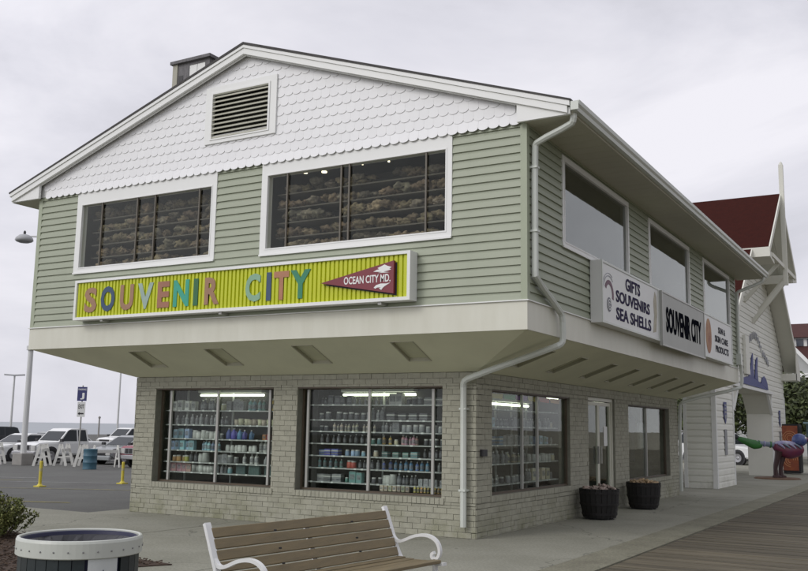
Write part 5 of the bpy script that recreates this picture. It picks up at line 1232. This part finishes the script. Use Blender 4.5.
car('parked_car', (-41.5, 27.5, -.41), H, 'sedan', WP, 'white car seen behind the nose of the white pickup', group='cars parked in the lot')
car('parked_car', (-45.5, 30, -.41), H, 'sedan', SV, 'silver car behind the cab of the white pickup', group='cars parked in the lot')
car('parked_car', (-52, 30, -.41), H, 'suv', DKC, 'dark car behind the lamp post at the far left', group='cars parked in the lot')
car('parked_car', (-50, 41, -.41), H, 'suv', WP, 'white car in the distance above the pickup cab', group='cars parked in the lot')
car('parked_car', (-40, 38, -.41), H, 'sedan', BLC, 'blue car in the distance between pickup and sign post', group='cars parked in the lot')
car('parked_car', (-32.5, 31, -.41), H, 'suv', SV, 'silver car beside the dark wagon near the brick corner', group='cars parked in the lot')
car('parked_car', (-10.3, 54.5, -.06), H+R(25), 'sedan', SV, 'silver car in the gap between the shop and the white pier', group='cars beyond the shop')
car('parked_car', (-5.6, 40.5, .0), H+R(70), 'suv', WP, 'white car partly seen through the archway', group='cars beyond the shop')

# ------------------------------------------------------------------ lamp posts, sign, barricades, barrel, bollards
M_POLE = mat('pole_white', (.60, .61, .60), .5, .08, 2); M_CB = mat('concrete_block', (.30, .29, .27), .9, .2, 4)
PX, PY = -33.0, 18.2
t = root('street_lamp', (PX, PY, -.41), 'tall white lamp post on concrete block with domed head near the shop', 'street lamp')
b = B(); box(b, PX-.34, PX+.34, PY-.34, PY+.34, -.42, .14); bmesh.ops.bevel(b, geom=b.edges[:], offset=.02, segments=1, affect='EDGES'); obj('concrete_base', b, M_CB, t)
b = B(); tube(b, [(PX, PY, .14), (PX-.02, PY, 5), (PX-.05, PY-.02, 10.8)], [.14, .12, .085], 12); obj('pole', b, M_POLE, t)
b = B(); bar(b, (PX-.05, PY-.02, 10.55), (PX-.45, PY-.25, 10.55), .07, .07); obj('arm', b, M_POLE, t)
HX, HY = PX-.62, PY-.40
b = B(); lathe(b, [(0, .0), (.36, .0), (.43, .06), (.40, .18), (.25, .32), (.09, .37), (0, .38)], (HX, HY, 10.28), 20); hd = obj('lamp_head', b, mat('lamp_head_grey', (.40, .41, .42), .5), t, smooth=True)
b = B(); lathe(b, [(0, -.06), (.25, -.04), (.33, .0)], (HX, HY, 10.279), 16); obj('lens', b, mat('lamp_lens', (.25, .26, .26), .3), hd)
b = B(); lathe(b, [(.06, 0), (.06, .12), (.03, .18), (0, .18)], (HX, HY, 10.65), 8); obj('photocell', b, M_PLASTIC, hd)
b = B(); lathe(b, [(.15, 5.0), (.2, 5.0), (.2, 5.2), (.15, 5.2)], (PX-.02, PY, 0), 12); obj('collar', b, M_POLE, t)
def farlamp(x, y, h, label, twin):
    t = root('street_lamp', (x, y, -.06), label, 'street lamp', 'distant lamp posts'); b = B(); tube(b, [(x, y, -.06), (x, y, h)], [.09, .06], 8); obj('pole', b, M_POLE, t)
    for s in ((-1, 1) if twin else (1,)):
        b = B(); bar(b, (x, y, h), (x+s*.6, y+s*.36, h+.04), .22, .10); obj('lamp_head', b, mat('lamp_head_grey', (.40, .41, .42), .5), t)
farlamp(-52.3, 32.2, 4.85, 'thin twin headed lamp post in the distance at the far left', True); farlamp(-53.5, 43.2, 5.9, 'thin pale lamp post in the distance left of the brick corner', False)
QX, QY = -31.6, 20.25
t = root('sign_post', (QX, QY, -.41), 'parking sign post with blue letter sign above white exit sign', 'sign post')
sr = Vector((.867, .498, 0)); sn = Vector((.5, -.866, 0))
b = B(); tube(b, [(QX, QY, -.41), (QX, QY, 3.4)], .035, 8); obj('post', b, M_MULL, t)
c0 = Vector((QX, QY, 0))+sn*.05
b = B(); obox(b, c0+Vector((0, 0, 2.99)), sr, sn, Vector((0, 0, 1)), .23, .01, .34); bs = obj('blue_sign', b, mat('sign_blue', (.035, .04, .15), .5), t)
obj('lettering', text_bm('J', c0+sn*.0105+sr*-.08+Vector((0, 0, 2.72)), sr, (0, 0, 1), .2, .32, .004, .04), M_WHITE, bs)
obj('lettering', text_bm('PARKING', c0+sn*.0105+sr*-.19+Vector((0, 0, 3.16)), sr, (0, 0, 1), .38, .09, .004, .01), M_WHITE, bs)
b = B(); obox(b, c0+Vector((0, 0, 2.24)), sr, sn, Vector((0, 0, 1)), .19, .01, .36); es = obj('exit_sign', b, M_SIGNW, t)
obj('lettering', text_bm('EXIT', c0+sn*.0105+sr*-.14+Vector((0, 0, 2.28)), sr, (0, 0, 1), .28, .2, .004, .02), M_BLACK, es)
b = B(); cc = c0+sn*.0125+Vector((0, 0, 2.04)); obox(b, cc+sr*.03, sr, sn, Vector((0, 0, 1)), .10, .002, .035)
prism(b, [cc+sr*-.16, cc+sr*-.06+Vector((0, 0, .08)), cc+sr*-.06-Vector((0, 0, .08))], sn*.002); obj('arrow', b, M_BLACK, es)
M_BAR = mat('barricade_white', (.66, .66, .62), .6, .15, 5)
def barricade(x, y, ang, label, L=1.1):
    t = root('barricade', (x, y, lotz(x, y)), label, 'barricade', 'white barricades in the parking lot', ang, world=False)
    for s in (-1, 1):
        for q in (-1, 1):
            b = B(); bar(b, (s*L/2, q*.28, 0), (s*L/2, q*.03, 1.0), .12, .035, upv=(1, 0, 0)); obj('leg', b, M_BAR, t)
        b = B(); bar(b, (s*L/2, -.17, .4), (s*L/2, .17, .4), .03, .08); obj('crossbar', b, M_BAR, t)
    b = B(); box(b, -L/2-.12, L/2+.12, -.10, -.07, .66, .80); obj('board', b, M_BAR, t)
for x, y, a, lab in ((-34.6, 18.0, 2.3, 'white barricade at the left edge before the lamp post'), (-32.0, 18.5, 2.25, 'white barricade in front of the pickup truck just right of the lamp post'), (-31.5, 19.3, 2.15, 'white barricade second to the right of the lamp post'), (-30.2, 19.3, 2.25, 'white barricade between the sign post and the lamp post'), (-28.7, 19.3, 1.2, 'white barricade just right of the blue barrel')):
    barricade(x, y, a, lab)
t = root('blue_barrel', (-27.6, 17.4, -.40), 'blue metal barrel standing among the white barricades', 'barrel')
b = B(); lathe(b, [(0, 0), (.29, 0), (.30, .02), (.29, .05), (.29, .28), (.305, .30), (.29, .32), (.29, .56), (.305, .58), (.29, .6), (.29, .82), (.305, .85), (.295, .88), (.28, .87), (.28, .8), (0, .8)], (-27.6, 17.4, -.40), 28)
obj('drum', b, mat('barrel_blue', (.05, .13, .18), .5, .3, 5), t, smooth=True)
M_BOL = mat('bollard_yellow', (.62, .52, .06), .5, .15, 5)
for x, y, h, lab in ((-17.37, 6.50, .72, 'yellow flexible bollard in the lot nearer the left edge'), (-17.03, 9.24, .66, 'yellow flexible bollard in the lot near the brick corner')):
    z0 = lotz(x, y); t = root('bollard', (x, y, z0), lab, 'bollard', 'yellow bollards in the parking lot')
    b = B(); box(b, x-.12, x+.12, y-.12, y+.12, z0-.01, z0+.035); lathe(b, [(.09, .035), (.05, .08), (.045, .10)], (x, y, z0), 12); obj('base', b, M_BOL, t)
    b = B(); lathe(b, [(.045, 0), (.045, h-.02), (.035, h), (0, h)], (x, y, z0), 12); obj('tube', b, M_BOL, t)
    b = B(); lathe(b, [(.0455, h*.6), (.0465, h*.6), (.0465, h*.72), (.0455, h*.72)], (x, y, z0), 12); obj('band', b, mat('bollard_band', (.5, .44, .18), .5), t)
for x, y, h, lab in ((-115, 75, 1.9, 'small dark marker post by the sea above the white pickup'), (-105, 88, 2.3, 'pale marker post by the sea left of the parking sign')):
    b = B(); tube(b, [(x, y, -.5), (x, y, h)], [.13, .10], 8); lathe(b, [(.18, 0), (.18, .2), (0, .35)], (x, y, h), 8); obj('marker_post', b, M_CB, label=lab, cat='post')
# small things beyond the arch
b = B(); lathe(b, [(.26, 0), (.26, .03), (.17, .04), (.05, .6), (.0, .62)], (-2.9, 35.5, 0), 16); obj('traffic_cone', b, M_BOL, label='yellow cone on the pavement seen through the archway', cat='cone')
b = B(); lathe(b, [(0, 0), (.24, 0), (.26, .75), (.28, .78), (.2, .95), (0, .98)], (-2.6, 36.4, 0), 18); obj('waste_bin', b, mat('bin_teal', (.04, .12, .16), .5), label='dark teal bin seen through the archway', cat='bin')
